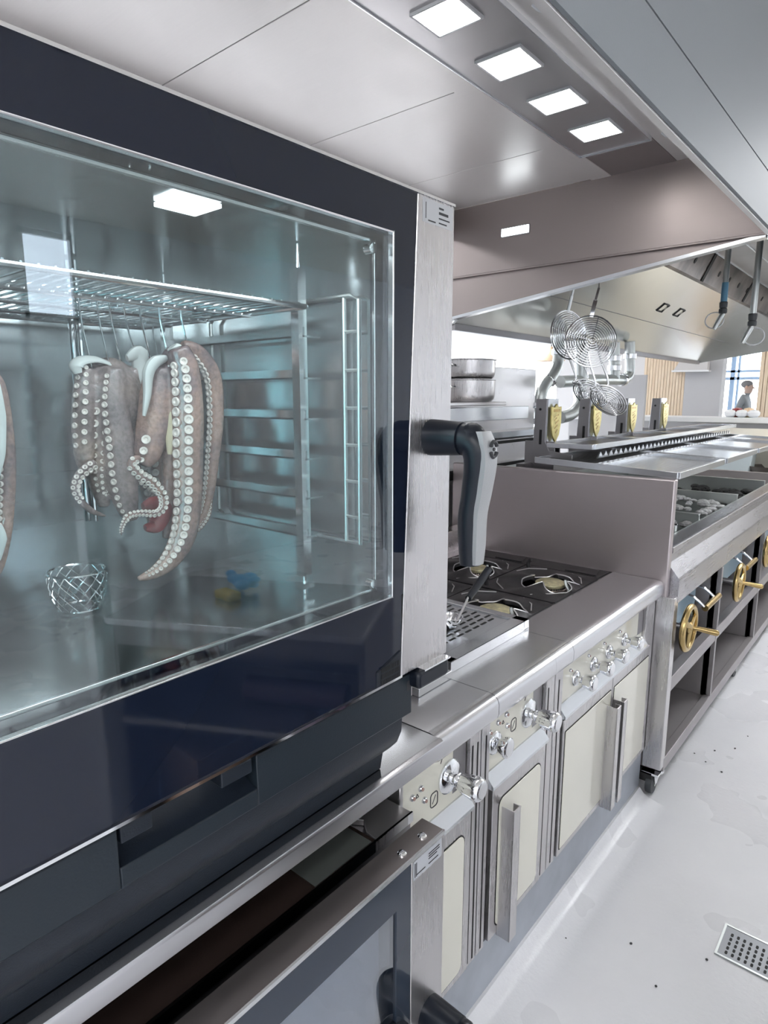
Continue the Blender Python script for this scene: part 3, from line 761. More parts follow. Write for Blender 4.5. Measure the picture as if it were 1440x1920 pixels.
b = MB(); b.box(HX0+.01, HX1-.01, 2.335, 2.444, .892, .908); b.prism([(-.20, 2.345), (-.33, 2.345), (-.22, 2.43)], 'Z', .908, .913); b.prism([(-.52, 2.345), (-.65, 2.345), (-.54, 2.43)], 'Z', .908, .913)
b.build('infill_plate', 'cast', hob, bevel=.002)

# ---- perforated drainer plate in its raised frame
dr = thing('drainer_tray', (-.4, 1.45, .905), 'raised steel tray with slotted drainer plate beside the burners', 'tray')
b = MB(); dx0, dx1, dy0, dy1 = -.66, -.135, 1.255, 1.672
b.box(dx1-.045, dx1, dy0, dy1, .9055, .936); b.box(dx0, dx0+.03, dy0, dy1, .9055, .936); b.box(dx0, dx1, dy0, dy0+.03, .9055, .936); b.box(dx0, dx1, dy1-.03, dy1, .9055, .936); b.box(dx0, dx1, dy0, dy1, .9055, .912)
b.build('frame', 'steel_plate', dr, bevel=.002)
b = MB(); b.box(dx0+.03, dx1-.045, dy0+.03, dy1-.03, .925, .931); pl = b.build('drainer_plate', 'steel_plate', dr)
b = MB()
for i in range(17):
    x = dx0+.05+i*.024
    for k in range(8):
        y = dy0+.045+(.02 if i % 2 else 0)+k*.041
        if y+.028 < dy1-.035: b.prism([(x-.0035, y), (x+.0035, y), (x+.0035, y+.028), (x-.0035, y+.028)], 'Z', .9305, .9318)
b.build('slots', 'dark', pl)
t2 = thing('side_tray', (-.3, 1.17, .905), 'plain raised steel tray on the worktop next to the big oven', 'tray')
b = MB(); b.box(-.60, -.117, 1.10, 1.235, .9055, .926); b.box(-.60, -.128, 1.112, 1.224, .926, .929); b.build('tray_body', 'steel_plate', t2, bevel=.003)

# ---- ladle lying over the tray
lp0, lp1, lp2 = onZ(916, 1068, 1.06), onZ(878, 1122, 1.005), onZ(854, 1168, .952)
lad = thing('ladle', tuple(onZ(846, 1163, .94)), 'black-handled ladle leaning on the hob beside the drainer tray', 'ladle')
b = MB(); b.tube([lp0, lp0.lerp(lp1, .5), lp1], [.012, .0125, .010], 12); b.build('grip', 'black_soft', lad)
b = MB(); b.tube(catmull([lp1+V((.0, 0, .004)), lp1.lerp(lp2, .3), lp2, lp2+V((-.012, -.006, -.008))], 6), .0035, 8); b.build('shaft', 'chrome', lad)
c = onZ(842, 1164, .952); b = MB(); b.lathe([(.008, -.020), (.026, -.014), (.037, .002), (.040, .014), (.037, .014), (.034, .003), (.022, -.011), (.0, -.016)], c, (0, 0, 1), 24); b.build('bowl', 'chrome', lad)
# ================================================================== charcoal grill beyond the range
GY0, GY1 = 2.465, 5.42
gr = thing('charcoal_grill', (-.45, 3.9, 0), 'long stainless charcoal grill on castors with brass wheels and tilted grates', 'grill')
b = MB()
b.box(-.96, .030, GY0, GY0+.035, .12, 1.292)
b.build('side_panel', 'steel_panel', gr, bevel=.006)
b = MB(); b.box(-.012, .062, GY0-.002, GY0+.05, .125, .842); b.build('post', 'steel_v', gr, bevel=.003)
b = MB(); b.prism([(-.96, .12), (-.96, 1.04), (.0, 1.04), (.03, 1.03), (.062, .80), (.062, .12)], 'Y', GY1-.035, GY1); b.build('side_panel', 'steel_panel', gr, bevel=.003)
# front counter profile
prof = [(-.03, 1.02), (-.03, 1.034), (.022, 1.034), (.032, 1.028), (.033, 1.010), (.018, .995), (.018, .965), (.058, .915), (.063, .907), (.063, .815), (.058, .81), (-.03, .81)]
b = MB(); b.prism(prof, 'Y', GY0+.0355, GY1-.036); b.build('front_rail', 'rail', gr)
# fire bed with dividers, ash and coal
b = MB(); b.box(-.94, -.03, GY0+.036, GY1-.036, .90, .915); b.box(-.045, -.03, GY0+.036, GY1-.036, .915, 1.03); b.box(-.94, -.93, GY0+.036, GY1-.036, .915, 1.24); b.build('fire_bed', 'galv', gr)
for k in range(3):
    y = 3.16+.78*k
    b = MB(); b.box(-.93, -.045, y-.006, y+.006, .915, 1.055); b.box(-.93, -.045, y-.016, y+.016, 1.052, 1.058); b.build('bed_divider', 'galv', gr)
for (x0, x1, z, y0, y1) in ((-.40, -.05, 1.035, 2.52, 2.56), (-.40, -.05, 1.06, 2.80, 2.83)):
    b = MB(); b.box(x0, x1, y0, y1, .915, z); b.box(x0, x1, y0-.01, y1+.01, z-.004, z); b.build('bed_divider', 'galv', gr)
def heap(name, n, x0, x1, y0, y1, z, s, mat, label, cat):
    b = MB()
    for i in range(n):
        r = s*random.uniform(.6, 1.3); b.ball((random.uniform(x0, x1), random.uniform(y0, y1), z+random.uniform(0, s)), (r*1.3, r, r*.7), 7, 5)
    o = b.build(name, mat); tag(o, label, cat); o['kind'] = 'stuff'; return o
heap('ash', 90, -.55, -.08, 3.05, 3.9, 1.00, .022, 'ash', 'white wood ash heaped in the open fire bed of the grill', 'ash')
heap('charcoal', 60, -.70, -.08, 3.9, 4.7, .97, .028, 'coal', 'black charcoal lumps in the far bays of the grill', 'charcoal')
# open bays below
bays = [GY0+.05, 3.215, 3.30, 4.20, 4.285, 5.37]
b = MB()
b.box(-.60, .045, GY0+.036, GY1-.036, .445, .46); b.box(.02, .060, GY0+.036, GY1-.036, .445, .505); b.build('shelf', 'bay', gr, bevel=.002)
b = MB(); b.box(-.60, .06, GY0+.036, GY1-.036, .135, .155); b.box(.03, .0625, GY0+.036, GY1-.036, .105, .162); b.build('bottom_shelf', 'bay', gr, bevel=.002)
b = MB(); b.box(-.60, .03, GY0, GY1, .06, .10); b.build('kick_strip', 'dark', gr)
b = MB(); b.box(-.62, -.60, GY0+.036, GY1-.036, .10, .81); b.build('rear_sheet', 'bay', gr)
for y in (3.215, 4.215):
    b = MB(); b.box(-.60, .045, y, y+.07, .155, .81); b.box(.015, .062, y, y+.022, .105, .81); b.build('mullion', 'bay', gr, bevel=.002)
# castors
for x, y in ((.022, 2.50), (.022, 3.935), (.022, 5.30), (-.75, 2.50), (-.75, 5.30)):
    b = MB(); b.box(x-.035, x+.035, y-.035, y+.04, .092, .102); b.prism([(y-.03, .092), (y+.035, .092), (y+.01, .045), (y-.012, .045)], 'X', x-.020, x-.016); b.prism([(y-.03, .092), (y+.035, .092), (y+.01, .045), (y-.012, .045)], 'X', x+.016, x+.020)
    c = b.build('castor', 'chrome', gr, bevel=.001)
    b = MB(); b.lathe([(.030, -.014), (.044, -.012), (.046, 0), (.044, .012), (.030, .014)], (x, y, .046), (1, 0, 0), 28); w_ = b.build('castor_wheel', 'rubber', c)
    b = MB(); b.lathe([(.0, -.0165), (.013, -.0165), (.013, .0165), (0, .0165)], (x, y, .046), (1, 0, 0), 16); b.build('castor_hub', 'galv', c)
    b = MB(); b.box(x+.010, x+.032, y+.030, y+.055, .075, .084); b.build('castor_brake', 'chrome', c)
# hand wheels with their shafts
def wheel(y, z, r):
    x = .085
    b = MB(); b.tube([(x, y+r*math.cos(a), z+r*math.sin(a)) for a in [2*PI*i/36 for i in range(36)]], .0125, 10, True)
    for k in range(3):
        a = .45+2*PI*k/3; b.tube([(x+.004, y, z), (x, y+r*.95*math.cos(a), z+r*.95*math.sin(a))], [.013, .009], 8, flat=.8)
    b.lathe([(.022, -.012), (.024, .004), (.016, .012)], (x, y, z), (1, 0, 0), 18)
    o = b.build('hand_wheel', 'brass', gr)
    a = -.25; c = V((x, y+r*.45*math.cos(a), z+r*.45*math.sin(a)))
    b = MB(); b.tube([c, c+V((.03, .015, -.004)), c+V((.085, .035, -.012))], [.008, .010, .0125], 12); b.ball(c+V((.085, .035, -.012)), .0125, 10, 6); b.build('wheel_grip', 'brass', o)
    b = MB(); b.cyl((x, y, z), (-.14, y-.02, z+.01), .011, n=12); b.build('wheel_shaft', 'wire', o)
def mech(y0, y1, zc):
    b = MB(); b.box(-.34, -.045, y0+.03, y1-.04, zc-.07, zc+.07); b.box(-.30, -.06, y0+.05, y1-.08, zc+.07, zc+.085); m_ = b.build('gear_box', 'black_soft', gr, bevel=.008)
    b = MB(); b.box(-.045, -.030, y0+.10, y1-.045, zc-.065, zc+.055); b.build('box_front', 'bluefilm', m_, bevel=.003)
    b = MB(); y = y0+.50
    for yy in (y-.03, y-.20): b.tube(catmull([(-.10, yy, zc+.105), (.02, yy, zc+.10), (.055, yy, zc+.085), (.085, yy, zc+.06)], 5), .006, 8)
    b.box(-.14, .0, y-.26, y+.0, zc+.09, zc+.098); b.build('lever_bracket', 'wire', m_)
    b = MB(); b.cyl((.088, y-.20, zc+.055), (.088, y+.03, zc+.055), .0135, n=16); b.build('lever_grip', 'brass', m_)
wheel(2.605, .692, .086); mech(2.53, 3.20, .66)
wheel(3.50, .675, .088); mech(3.32, 4.20, .67)
wheel(4.24, .70, .088); mech(4.29, 5.25, .68)
# things stored in the lower bays
t = thing('metal_rack', (-.2, 2.62, .155), 'small dark steel rack lying in the first lower bay of the grill', 'rack')
b = MB()
for k in range(4): b.box(-.30, -.02, 2.53+k*.05, 2.535+k*.05, .156, .20+.02*k)
for x in (-.28, -.03): b.box(x-.006, x+.006, 2.52, 2.70, .156, .166)
b.tube([(-.03, 2.70, .16), (-.03, 2.70, .27), (-.03, 2.72, .30)], .006, 8); b.tube([(-.03, 2.62, .16), (-.03, 2.63, .25), (-.05, 2.65, .27)], .005, 8)
b.build('rack_frame', 'rust', t)
t = tag(MB().tube(catmull([(-.02, 4.33, .17), (.0, 4.36, .24), (-.01, 4.40, .25), (-.03, 4.42, .17)], 5), .03, 10).build('copper_pot', simple('copper', (.55, .28, .16), .3, .9)), 'reddish copper vessel in the last lower bay of the grill', 'pot')

# ---- back posts with shield badges
PXX = -.575
for i, y in enumerate((2.63, 3.10, 3.62, 4.20)):
    b = MB()
    b.box(PXX-.05, PXX, y, y+.10, 1.34, 1.585)
    b.box(PXX-.10, PXX+.045, y-.005, y+.0, 1.25, 1.40); b.prism([(PXX-.06, 1.30), (PXX+.13, 1.30), (PXX+.13, 1.345), (PXX+.02, 1.36), (PXX+.0, 1.40), (PXX, 1.585), (PXX-.052, 1.585), (PXX-.06, 1.40)], 'Y', y-.006, y)
    p = b.build('post', 'steel_dark', gr, bevel=.002)
    b = MB(); b.box(PXX, PXX+.004, y, y+.10, 1.36, 1.585); b.build('post_face', 'steel_plate', p)
    b = MB(); b.box(PXX-.03, PXX-.018, y-.0075, y-.006, 1.385, 1.45); b.lathe([(.006, 0), (.006, .002)], (PXX-.03, y-.0075, 1.54), (0, 1, 0), 12); b.build('post_slot', 'dark', p)
    # brass shield
    c = y+.055; S = [(c, 1.565), (c+.022, 1.548), (c+.048, 1.552), (c+.050, 1.48), (c+.034, 1.425), (c, 1.392), (c-.034, 1.425), (c-.050, 1.48), (c-.048, 1.552), (c-.022, 1.548)]
    b = MB(); b.prism(S, 'X', PXX+.012, PXX+.020); s = b.build('shield_badge', 'badge', p, bevel=.002)
    b = MB()                                          # raised, worn lettering and emblem strokes
    for k in range(6): b.box(PXX+.020, PXX+.0215, c-.032+k*.011, c-.025+k*.011, 1.528, 1.540)
    for (p0, p1) in (((c-.02, 1.505), (c+.02, 1.515)), ((c-.02, 1.49), (c+.005, 1.50)), ((c-.01, 1.475), (c+.022, 1.49)), ((c-.018, 1.455), (c+.012, 1.468)), ((c-.008, 1.435), (c+.012, 1.45))):
        b.bar((PXX+.0205, *p0), (PXX+.0205, *p1), .005, .002, (1, 0, 0))
    b.build('badge_relief', 'brass', s)
b = MB()
b.box(PXX-.10, PXX-.06, 2.55, 5.3, 1.22, 1.30); b.build('rear_beam', 'steel_dark', gr)

# ---- grates
def grate(y0, y1, i, label, dz=0):
    g = thing('grill_grate', (-.27, (y0+y1)/2, 1.31), label, 'grate', 'grill grates over the fire bed')
    xs = (-.555, -.275, .025)
    zz = lambda x: 1.304+(.025-x)*.040+dz
    b = MB()
    for y in (y0, y1): b.bar((xs[0], y, zz(xs[0])), (xs[2], y, zz(xs[2])), .016, .026)
    for x in (xs[0], xs[2]): b.bar((x, y0, zz(x)), (x, y1, zz(x)), .016, .026)
    b.bar((xs[1], y0, zz(xs[1])), (xs[1], y1, zz(xs[1])), .03, .028)
    b.build('frame', 'steel_plate', g, bevel=.0015)
    n = 26
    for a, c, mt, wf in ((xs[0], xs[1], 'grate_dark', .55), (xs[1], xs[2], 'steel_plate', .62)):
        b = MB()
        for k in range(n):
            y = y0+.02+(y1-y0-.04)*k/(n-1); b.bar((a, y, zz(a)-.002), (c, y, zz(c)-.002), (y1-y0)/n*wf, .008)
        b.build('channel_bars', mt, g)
    return g
gl = ['nearest tilted channel grate of the grill, beside the brown side panel', 'second channel grate of the grill, behind the nearest one', 'third channel grate of the grill, in front of the last', 'farthest channel grate of the grill']
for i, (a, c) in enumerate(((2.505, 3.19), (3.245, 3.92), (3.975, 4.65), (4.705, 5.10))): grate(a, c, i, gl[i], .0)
# raised warming rack at the back
wr = thing('warming_rack', (-.46, 3.9, 1.36), 'long raised warming grate along the shield posts of the grill', 'rack')
b = MB(); y0, y1 = 2.64, 5.25
for x in (-.565, -.355): b.box(x-.006, x+.006, y0, y1, 1.372, 1.396)
for y in (y0, 3.26, 3.9, 4.55, y1): b.box(-.565, -.355, y-.02, y+.02, 1.372, 1.394)
b.build('frame', 'steel_plate', wr, bevel=.002)
b = MB()
for k in range(70):
    y = y0+.03+(y1-y0-.06)*k/69; b.box(-.56, -.36, y-.011, y+.011, 1.376, 1.382)
b.build('slats', 'steel_dark', wr)
b = MB()
for y in (2.70, 3.75, 4.9):
    for x in (-.55,): b.bar((x, y, 1.31), (x, y, 1.375), .02, .01, (0, 1, 0))
b.build('bracket', 'steel_dark', wr)
# serrated gutter between rack and grate
b = MB()
for k in range(40): b.prism([(2.66+k*.06, 1.335), (2.69+k*.06, 1.362), (2.72+k*.06, 1.335)], 'X', -.352, -.346)
b.build('saw_edge', 'steel_plate', wr)
# ================================================================== extraction hood over the ovens and range
HZ = 2.40
hd = thing('extraction_hood', (-.4, .6, 1.93), 'long stainless extraction hood with four square lamps above the ovens and range', 'hood')
HYA, HYB = -1.6, 2.465
XB = -1.02
seams = [HYA, onZ(440, 82, HZ).y, onZ(720, 222, HZ).y, onZ(900, 312, HZ).y, HYB]
xs_panel = onZ(1092, 308, HZ).x-.035
for i in range(4):
    xe = onZ(1100, 331, HZ).x
    b = MB(); b.box(XB, xe, seams[i]+.0015, seams[i+1]-.0015, HZ, HZ+.02); b.build('ceiling_panel', 'steel_hood', hd, bevel=.001)
b = MB(); b.box(XB, .05, HYA, HYB, HZ+.022, HZ+.04); b.build('back_sheet', 'dark', hd)
xe = onZ(1100, 331, HZ).x; xl = onZ(1085, 285, HZ).x; xr = onZ(1260, 292, HZ).x; xg = onZ(1300, 297, HZ).x
b = MB(); b.box(xe+.001, xl-.001, HYA, HYB, HZ-.004, HZ+.02); b.box(xr+.001, xg-.004, HYA, HYB, HZ-.002, HZ+.02); b.build('edge_strip', 'steel_hood', hd, bevel=.001)
yl0 = onZ(1095, 287, HZ).y
b = MB(); b.box(xl, xr, HYA, yl0, HZ-.010, HZ+.012); lp = b.build('lamp_panel', steel('lamp_panel_steel', (.56, .55, .56), .34, (1.5, 40, 40)), hd, bevel=.002)
b = MB(); b.box(xl, xr, yl0+.002, HYB, HZ-.002, HZ+.02); b.build('filler_panel', steel('filler_steel', (.40, .37, .37), .38, (1.5, 40, 40)), hd)
b = MB(); b.box(xl-.003, xl, HYA, yl0, HZ-.014, HZ); b.box(xr, xr+.003, HYA, yl0, HZ-.014, HZ); b.box(xl, xr, yl0-.001, yl0+.003, HZ-.014, HZ); b.build('panel_trim', 'steel_plate', hd)
lamps_px = [[(773, 28), (842, -5), (910, 25), (827, 66)], [(896, 118), (972, 85), (1015, 120), (940, 149)], [(992, 189), (1068, 163), (1097, 190), (1026, 214)], [(1069, 244), (1140, 223), (1164, 244), (1098, 266)]]
for k, P in enumerate(lamps_px):
    W = [onZ(x, y, HZ-.012) for x, y in P]; x0 = (W[0].x+W[3].x)/2; x1 = (W[1].x+W[2].x)/2; y0 = (W[0].y+W[1].y)/2; y1 = (W[2].y+W[3].y)/2
    b = MB(); b.box(x0, x1, y0, y1, HZ-.0145, HZ-.0105); o = b.build('lamp', 'lamp', hd, smooth=False, label='glowing square lamp set flush in the hood')
    b = MB(); t_ = .005
    for (a, c, d, e) in ((x0-t_, x1+t_, y0-t_, y0), (x0-t_, x1+t_, y1, y1+t_), (x0-t_, x0, y0, y1), (x1, x1+t_, y0, y1)): b.box(a, c, d, e, HZ-.016, HZ-.009)
    b.build('lamp_frame', 'white', o)
# two more lamps nearer than the frame's edge keep the row's rhythm
for k in (1, 2):
    yy = onZ(840, 28, HZ).y-.245*k-.02
    b = MB(); b.box(-.245, -.125, yy-.05, yy+.05, HZ-.0145, HZ-.0105); b.build('lamp', 'lamp', hd, smooth=False)
# gutter gap, front lip and sloping inner face
b = MB(); b.box(xg-.004, xg+.016, HYA, HYB, HZ+.002, HZ+.03); b.build('gutter_gap', 'dark', hd)
b = MB(); b.prism([(xg+.012, 2.425), (xg+.012, 2.395), (xg+.016, 2.392), (.236, 2.128), (.243, 2.112), (.258, 2.112), (.262, 2.118), (.262, 2.425)], 'Y', HYA, HYB)
b.build('front_beam', 'steel_hood', hd)
b = MB(); b.box(.2625, .270, HYA, 6.6, 2.112, 2.2455); b.box(.2625, .270, HYA, 6.6, 2.2495, 2.94); b.build('front_fascia', 'greypaint', hd)
b = MB(); b.box(.2625, .266, HYA, 6.6, 2.2455, 2.2495); b.build('fascia_seam', 'dark', hd)
# hooks holding the beam, painted white
for (px, py) in ((1253, 247), (1016, 6)):
    p = onZ(px, py, 2.395); b = MB(); b.tube(catmull([p+V((-.015, -.01, .0)), p+V((.0, 0, -.012)), p+V((.022, .012, -.006)), p+V((.026, .02, .012))], 5), .005, 8); b.build('beam_hook', 'white', hd)
# end wall: upper face, ledge, lower wedge rising to the front
b = MB(); b.prism([(XB, HZ), (xg+.02, HZ), (.240, 2.125), (.240, 2.113), (XB, 2.113)], 'Y', HYB, HYB+.03); b.build('end_wall', 'steel_hoodwall', hd)
b = MB(); b.prism([(XB, 2.119), (.243, 2.119), (.243, 2.111), (XB, 2.111)], 'Y', HYB-.008, HYB+.02); b.build('ledge', 'steel_hoodwall', hd, bevel=.002)
zr = lambda x: 1.938+(x-XB+.0)*(2.111-1.938)/(.243-XB)
b = MB(); b.prism([(XB, 2.112), (.243, 2.112), (.243, zr(.243)), (XB, zr(XB))], 'Y', HYB+.006, HYB+.03); b.build('lower_wedge', 'steel_hoodwall', hd)
b = MB(); b.prism([(XB, zr(XB)+.006), (.243, zr(.243)+.006), (.243, zr(.243)-.006), (XB, zr(XB)-.006)], 'Y', HYB-.004, HYB+.034); b.build('rim', 'steel_plate', hd)
b = MB(); b.box(XB-.02, XB, HYA, HYB, 2.30, HZ+.02); b.build('back_wall', 'steel_hoodwall', hd)  # unseen wall, cut short to let room light onto the hood ceiling
P = [onY(941, 434, HYB-.003), onY(991, 429, HYB-.003)]; zc = (P[0].z+P[1].z)/2
b = MB(); b.box(P[0].x, P[1].x, HYB-.006, HYB+.001, zc-.017, zc+.012); il = b.build('signal_lamp', 'led', hd, label='small glowing strip lamp on the hood end wall')
b = MB(); b.box(P[0].x-.004, P[1].x+.004, HYB-.003, HYB+.001, zc-.021, zc+.016); b.build('signal_frame', 'steel_dark', il)

# ================================================================== second hood over the grill
h2 = thing('grill_hood', (-.4, 4.5, 1.92), 'sloping stainless hood above the charcoal grill with filter channel and spray hoses', 'hood')
Y0, Y1 = 2.50, 6.6
zs = lambda x: 1.915+(x+1.0)*(2.305-1.915)/.5
b = MB(); xf = -.78
for (a, c) in ((-1.0, xf-.002), (xf+.002, -.49)): b.prism([(a, zs(a)), (c, zs(c)), (c, zs(c)+.012), (a, zs(a)+.012)], 'Y', Y0, Y1)
sl_ = b.build('sloping_back', 'steel_hoodin', h2)
b = MB(); b.prism([(xf-.006, zs(xf)-.003), (xf+.006, zs(xf)+.006), (xf+.006, zs(xf)+.02), (xf-.006, zs(xf)+.02)], 'Y', Y0, Y1); b.build('fold_seam', 'steel_dark', h2)
b = MB(); b.box(-1.012, -.985, Y0, Y1, 1.895, 1.925); b.build('back_rim', 'steel_dark', h2, bevel=.002)
b = MB(); b.prism([(-.495, 2.305), (-.47, 2.31), (-.40, 2.46), (-.42, 2.47)], 'Y', Y0, Y1); ch = b.build('filter_channel', simple('stained_steel', (.17, .14, .125), .35, .9, var=.6, vscale=6), h2)
b = MB()
for k in range(9):
    y = 3.9+k*.28; n = V((.9, 0, -.42)).normalized(); c = V((-.435, y, 2.385))
    b.lathe([(.018, 0), (.018, .003)], c+n*.0, n, 14)
b.build('channel_hole', 'dark', ch)
for y in (4.45, 5.6):
    b = MB(); b.prism([(-.47, 2.308), (-.398, 2.462), (-.394, 2.460), (-.466, 2.306)], 'Y', y, y+.045); b.build('channel_joint', 'dark', ch)
b = MB()
for x in (-.40, -.20, .0): b.box(x, x+.19, Y0, Y1, 2.47, 2.49)
b.build('filter_ceiling', steel('filter_steel', (.33, .33, .34), .4, (1, 50, 50)), h2)
b = MB()
for x in (-.405, -.207, -.007): b.box(x, x+.006, Y0, Y1, 2.462, 2.472)
b.build('filter_seam', 'steel_plate', h2)
b = MB(); b.box(-.16, -.06, 4.15, 4.25, 2.462, 2.468); b.box(-.16, -.06, 5.2, 5.3, 2.462, 2.468); b.build('lamp', 'lamp', h2, smooth=False)
b = MB(); zr2 = lambda x: 1.905+(x+1.0)*.15
b.prism([(-1.0, zr2(-1.0)), (.26, zr2(.26)), (.26, 2.49), (-.42, 2.49), (-1.0, 1.93)], 'Y', Y1-.015, Y1); b.build('end_wall', 'steel_hoodin', h2)
b = MB()
for (px, py) in ((1243, 577), (1273, 586)):         # two framed access hatches on the slope
    c = onX(px, py, -.72)
    # walk the ray onto the slope
    d = ray(px, py); t = 3.0
    for _ in range(60):
        p = CAM+d*t; e = p.z-zs(p.x); t += -e*1.2
    p = CAM+d*t; u = V((.5, 0, .39)).normalized()
    q = [p+V((0, sy*.05, 0))+u*(su*.030)+V((.39, 0, -.5)).normalized()*.003 for sy, su in ((-1, -1), (1, -1), (1, 1), (-1, 1))]
    b.tube(q, .005, 6, True)
b.build('hatch_seal', 'ink', h2)
# spray hoses hanging from the hood
def hose(px, y, y_top, y_bot, tape, label):
    p1 = onY(px, y_bot, y); p0 = onY(px+3, y_top, y)
    o = thing('spray_hose', (p1.x, y, p1.z), label, 'hose', 'spray hoses under the grill hood')
    zt = 2.462
    b = MB(); b.cyl((p1.x, y, p1.z), (p1.x, y, zt), .0135, n=14); b.build('pipe', 'galv', o)
    if tape: b = MB(); b.cyl((p1.x, y, p1.z), (p1.x, y, p1.z+.09), .0150, n=14); b.build('tape', 'bluetape', o)
    b = MB(); b.lathe([(.016, -.055), (.019, -.05), (.019, -.035), (.014, -.03), (.018, -.025), (.019, -.004), (.016, 0)], (p1.x, y, p1.z), n=16); b.build('coupling', 'rubber', o)
    b = MB(); q = V((p1.x, y, p1.z-.055)); b.tube([q, q+V((-.012, -.01, -.03)), q+V((-.028, -.022, -.075))], [.012, .012, .009], 10)
    b.build('nozzle', 'galv', o)
    b = MB(); c = q+V((-.035, -.0, -.03)) if tape else q+V((.012, 0, -.045)); b.tube([c+V((.042*math.cos(a), .0, .038*math.sin(a))) for a in [2*PI*i/24 for i in range(24)]], .003, 6, True); b.build('pull_ring', 'white', o)
hose(1357, 3.55, 470, 566, True, 'spray hose with blue tape and white pull ring under the grill hood')
hose(1412, 3.35, 455, 588, False, 'plain grey spray hose with white pull ring, right of the blue-taped one')

# ================================================================== flue pipes behind the grill
fp = thing('flue_pipe', (-.82, 3.05, 1.22), 'galvanised flue pipe with bends rising behind the first shield post', 'pipe')
XP = -.82
def pipe(o, pts, r, X=XP, name='pipe', mat='galv'):
    P = [onX(a, c, X) for a, c in pts]; b = MB(); b.tube(catmull(P, 6), r, 14); b.build(name, mat, o); return P
P = pipe(fp, [(1047, 600), (1048, 640), (1047, 670), (1043, 690), (1032, 710), (1020, 725), (1014, 745), (1013, 780), (1013, 800), (1012, 858)], .030)
b = MB()
for (px, py, d) in ((1031, 713, (-.5, -.3, -.6)), (1013, 790, (0, 0, 1)), (1013, 760, (0, 0, 1)), (1047, 660, (0, 0, 1))):
    c = onX(px, py, XP); a = V(d).normalized(); b.lathe([(.031, -.016), (.036, -.013), (.036, .013), (.031, .016)], c, a, 18)
b.build('clamp', 'chrome', fp)
fp2 = thing('flue_pipe', (-.9, 3.6, 1.3), 'flue pipe with horizontal run and U-bend behind the wire baskets', 'pipe')
pipe(fp2, [(1050, 716), (1085, 714), (1120, 712), (1150, 712), (1168, 712), (1178, 705), (1181, 690), (1181, 640)], .034, -.9)
pipe(fp2, [(1089, 640), (1089, 700), (1088, 745), (1082, 765), (1068, 778), (1050, 783)], .036, -.9, 'down_pipe')
pipe(fp2, [(1152, 642), (1152, 715)], .034, -.9, 'riser')
b = MB()
for (px, py, d) in ((1181, 668, (0, 0, 1)), (1152, 672, (0, 0, 1)), (1152, 690, (0, 0, 1)), (1089, 740, (0, 0, 1)), (1166, 712, (0, 1, 0))):
    c = onX(px, py, -.9); b.lathe([(.036, -.02), (.044, -.016), (.044, .016), (.036, .02)], c, V(d).normalized(), 18)
b.build('flange', 'chrome', fp2)

# ================================================================== hanging hinged wire fish baskets
def basket(Y, cpx, label, nrm, off):
    c = onY(cpx[0], cpx[1], Y)
    o = thing('wire_grill_basket', (c.x, Y, c.z-.3), label, 'basket', 'wire grill baskets hanging above the grill')
    nrm = V(nrm).normalized(); u = nrm.cross(V((0, 0, 1))).normalized(); w = u.cross(nrm).normalized()
    if w.z < 0: w = -w
    def coil(cc, ru, rv, uu, ww, n, dome):
        b = MB(); nn = uu.cross(ww).normalized()
        if nn.y > 0: nn = -nn
        for k in range(n):
            f = (k+1)/n
            b.tube([cc+uu*(ru*f*math.cos(a))+ww*(rv*f*math.sin(a))+nn*(dome*(1-f*f)) for a in [2*PI*i/28 for i in range(28)]], .0021 if k < n-1 else .0042, 5, True)
        for j in range(4):
            a = .3+PI*j/4*2
            b.tube([cc+nn*dome, cc+uu*(ru*math.cos(a))+ww*(rv*math.sin(a))], .0026, 5)
        return b
    coil(c, .118, .118, u, w, 11, .02).build('upper_disc', 'wire', o)
    c2 = c+RT*off[0]-V((0, 0, off[1]))
    uu = (RT*.80-V((0, 0, .55))).normalized(); ww = (FW.cross(uu)*.55+FW*.5).normalized()
    coil(c2, .095, .062, uu, ww, 8, .02).build('lower_scoop', 'wire', o)
    b = MB()
    for s in (-1, 1):
        b.tube(catmull([c+RT*(s*.02)+V((0, 0, .0)), c+RT*(off[0]*.25+s*.028)-V((0, 0, off[1]*.33)), c+RT*(off[0]*.62+s*.03)-V((0, 0, off[1]*.72)), c2-uu*.09+RT*(s*.012), c2+ww*(s*.05)], 6), .0045, 7)
    b.build('frame_rods', 'wire', o)
    b = MB(); t_ = c+w*.112; b.bar(t_, t_+V((.012, .01, .075)), .018, .004, nrm); b.bar(t_+V((.012, .01, .075)), t_+V((.022, .016, .13)), .010, .006, nrm); b.tube([t_+V((.022, .016, .13)), (t_.x+.022, Y+.016, zs(t_.x+.022)+.002)], .004, 6); b.build('hanging_strap', 'chrome', o)
    return o
basket(3.06, (1066, 628), 'wire grill basket hanging above the grill, half behind the other basket', (.98, -.35, .12), (.125, .285))
basket(2.94, (1108, 640), 'wire grill basket hanging in front, its round coil fully seen', (.62, -.75, .15), (.10, .27))

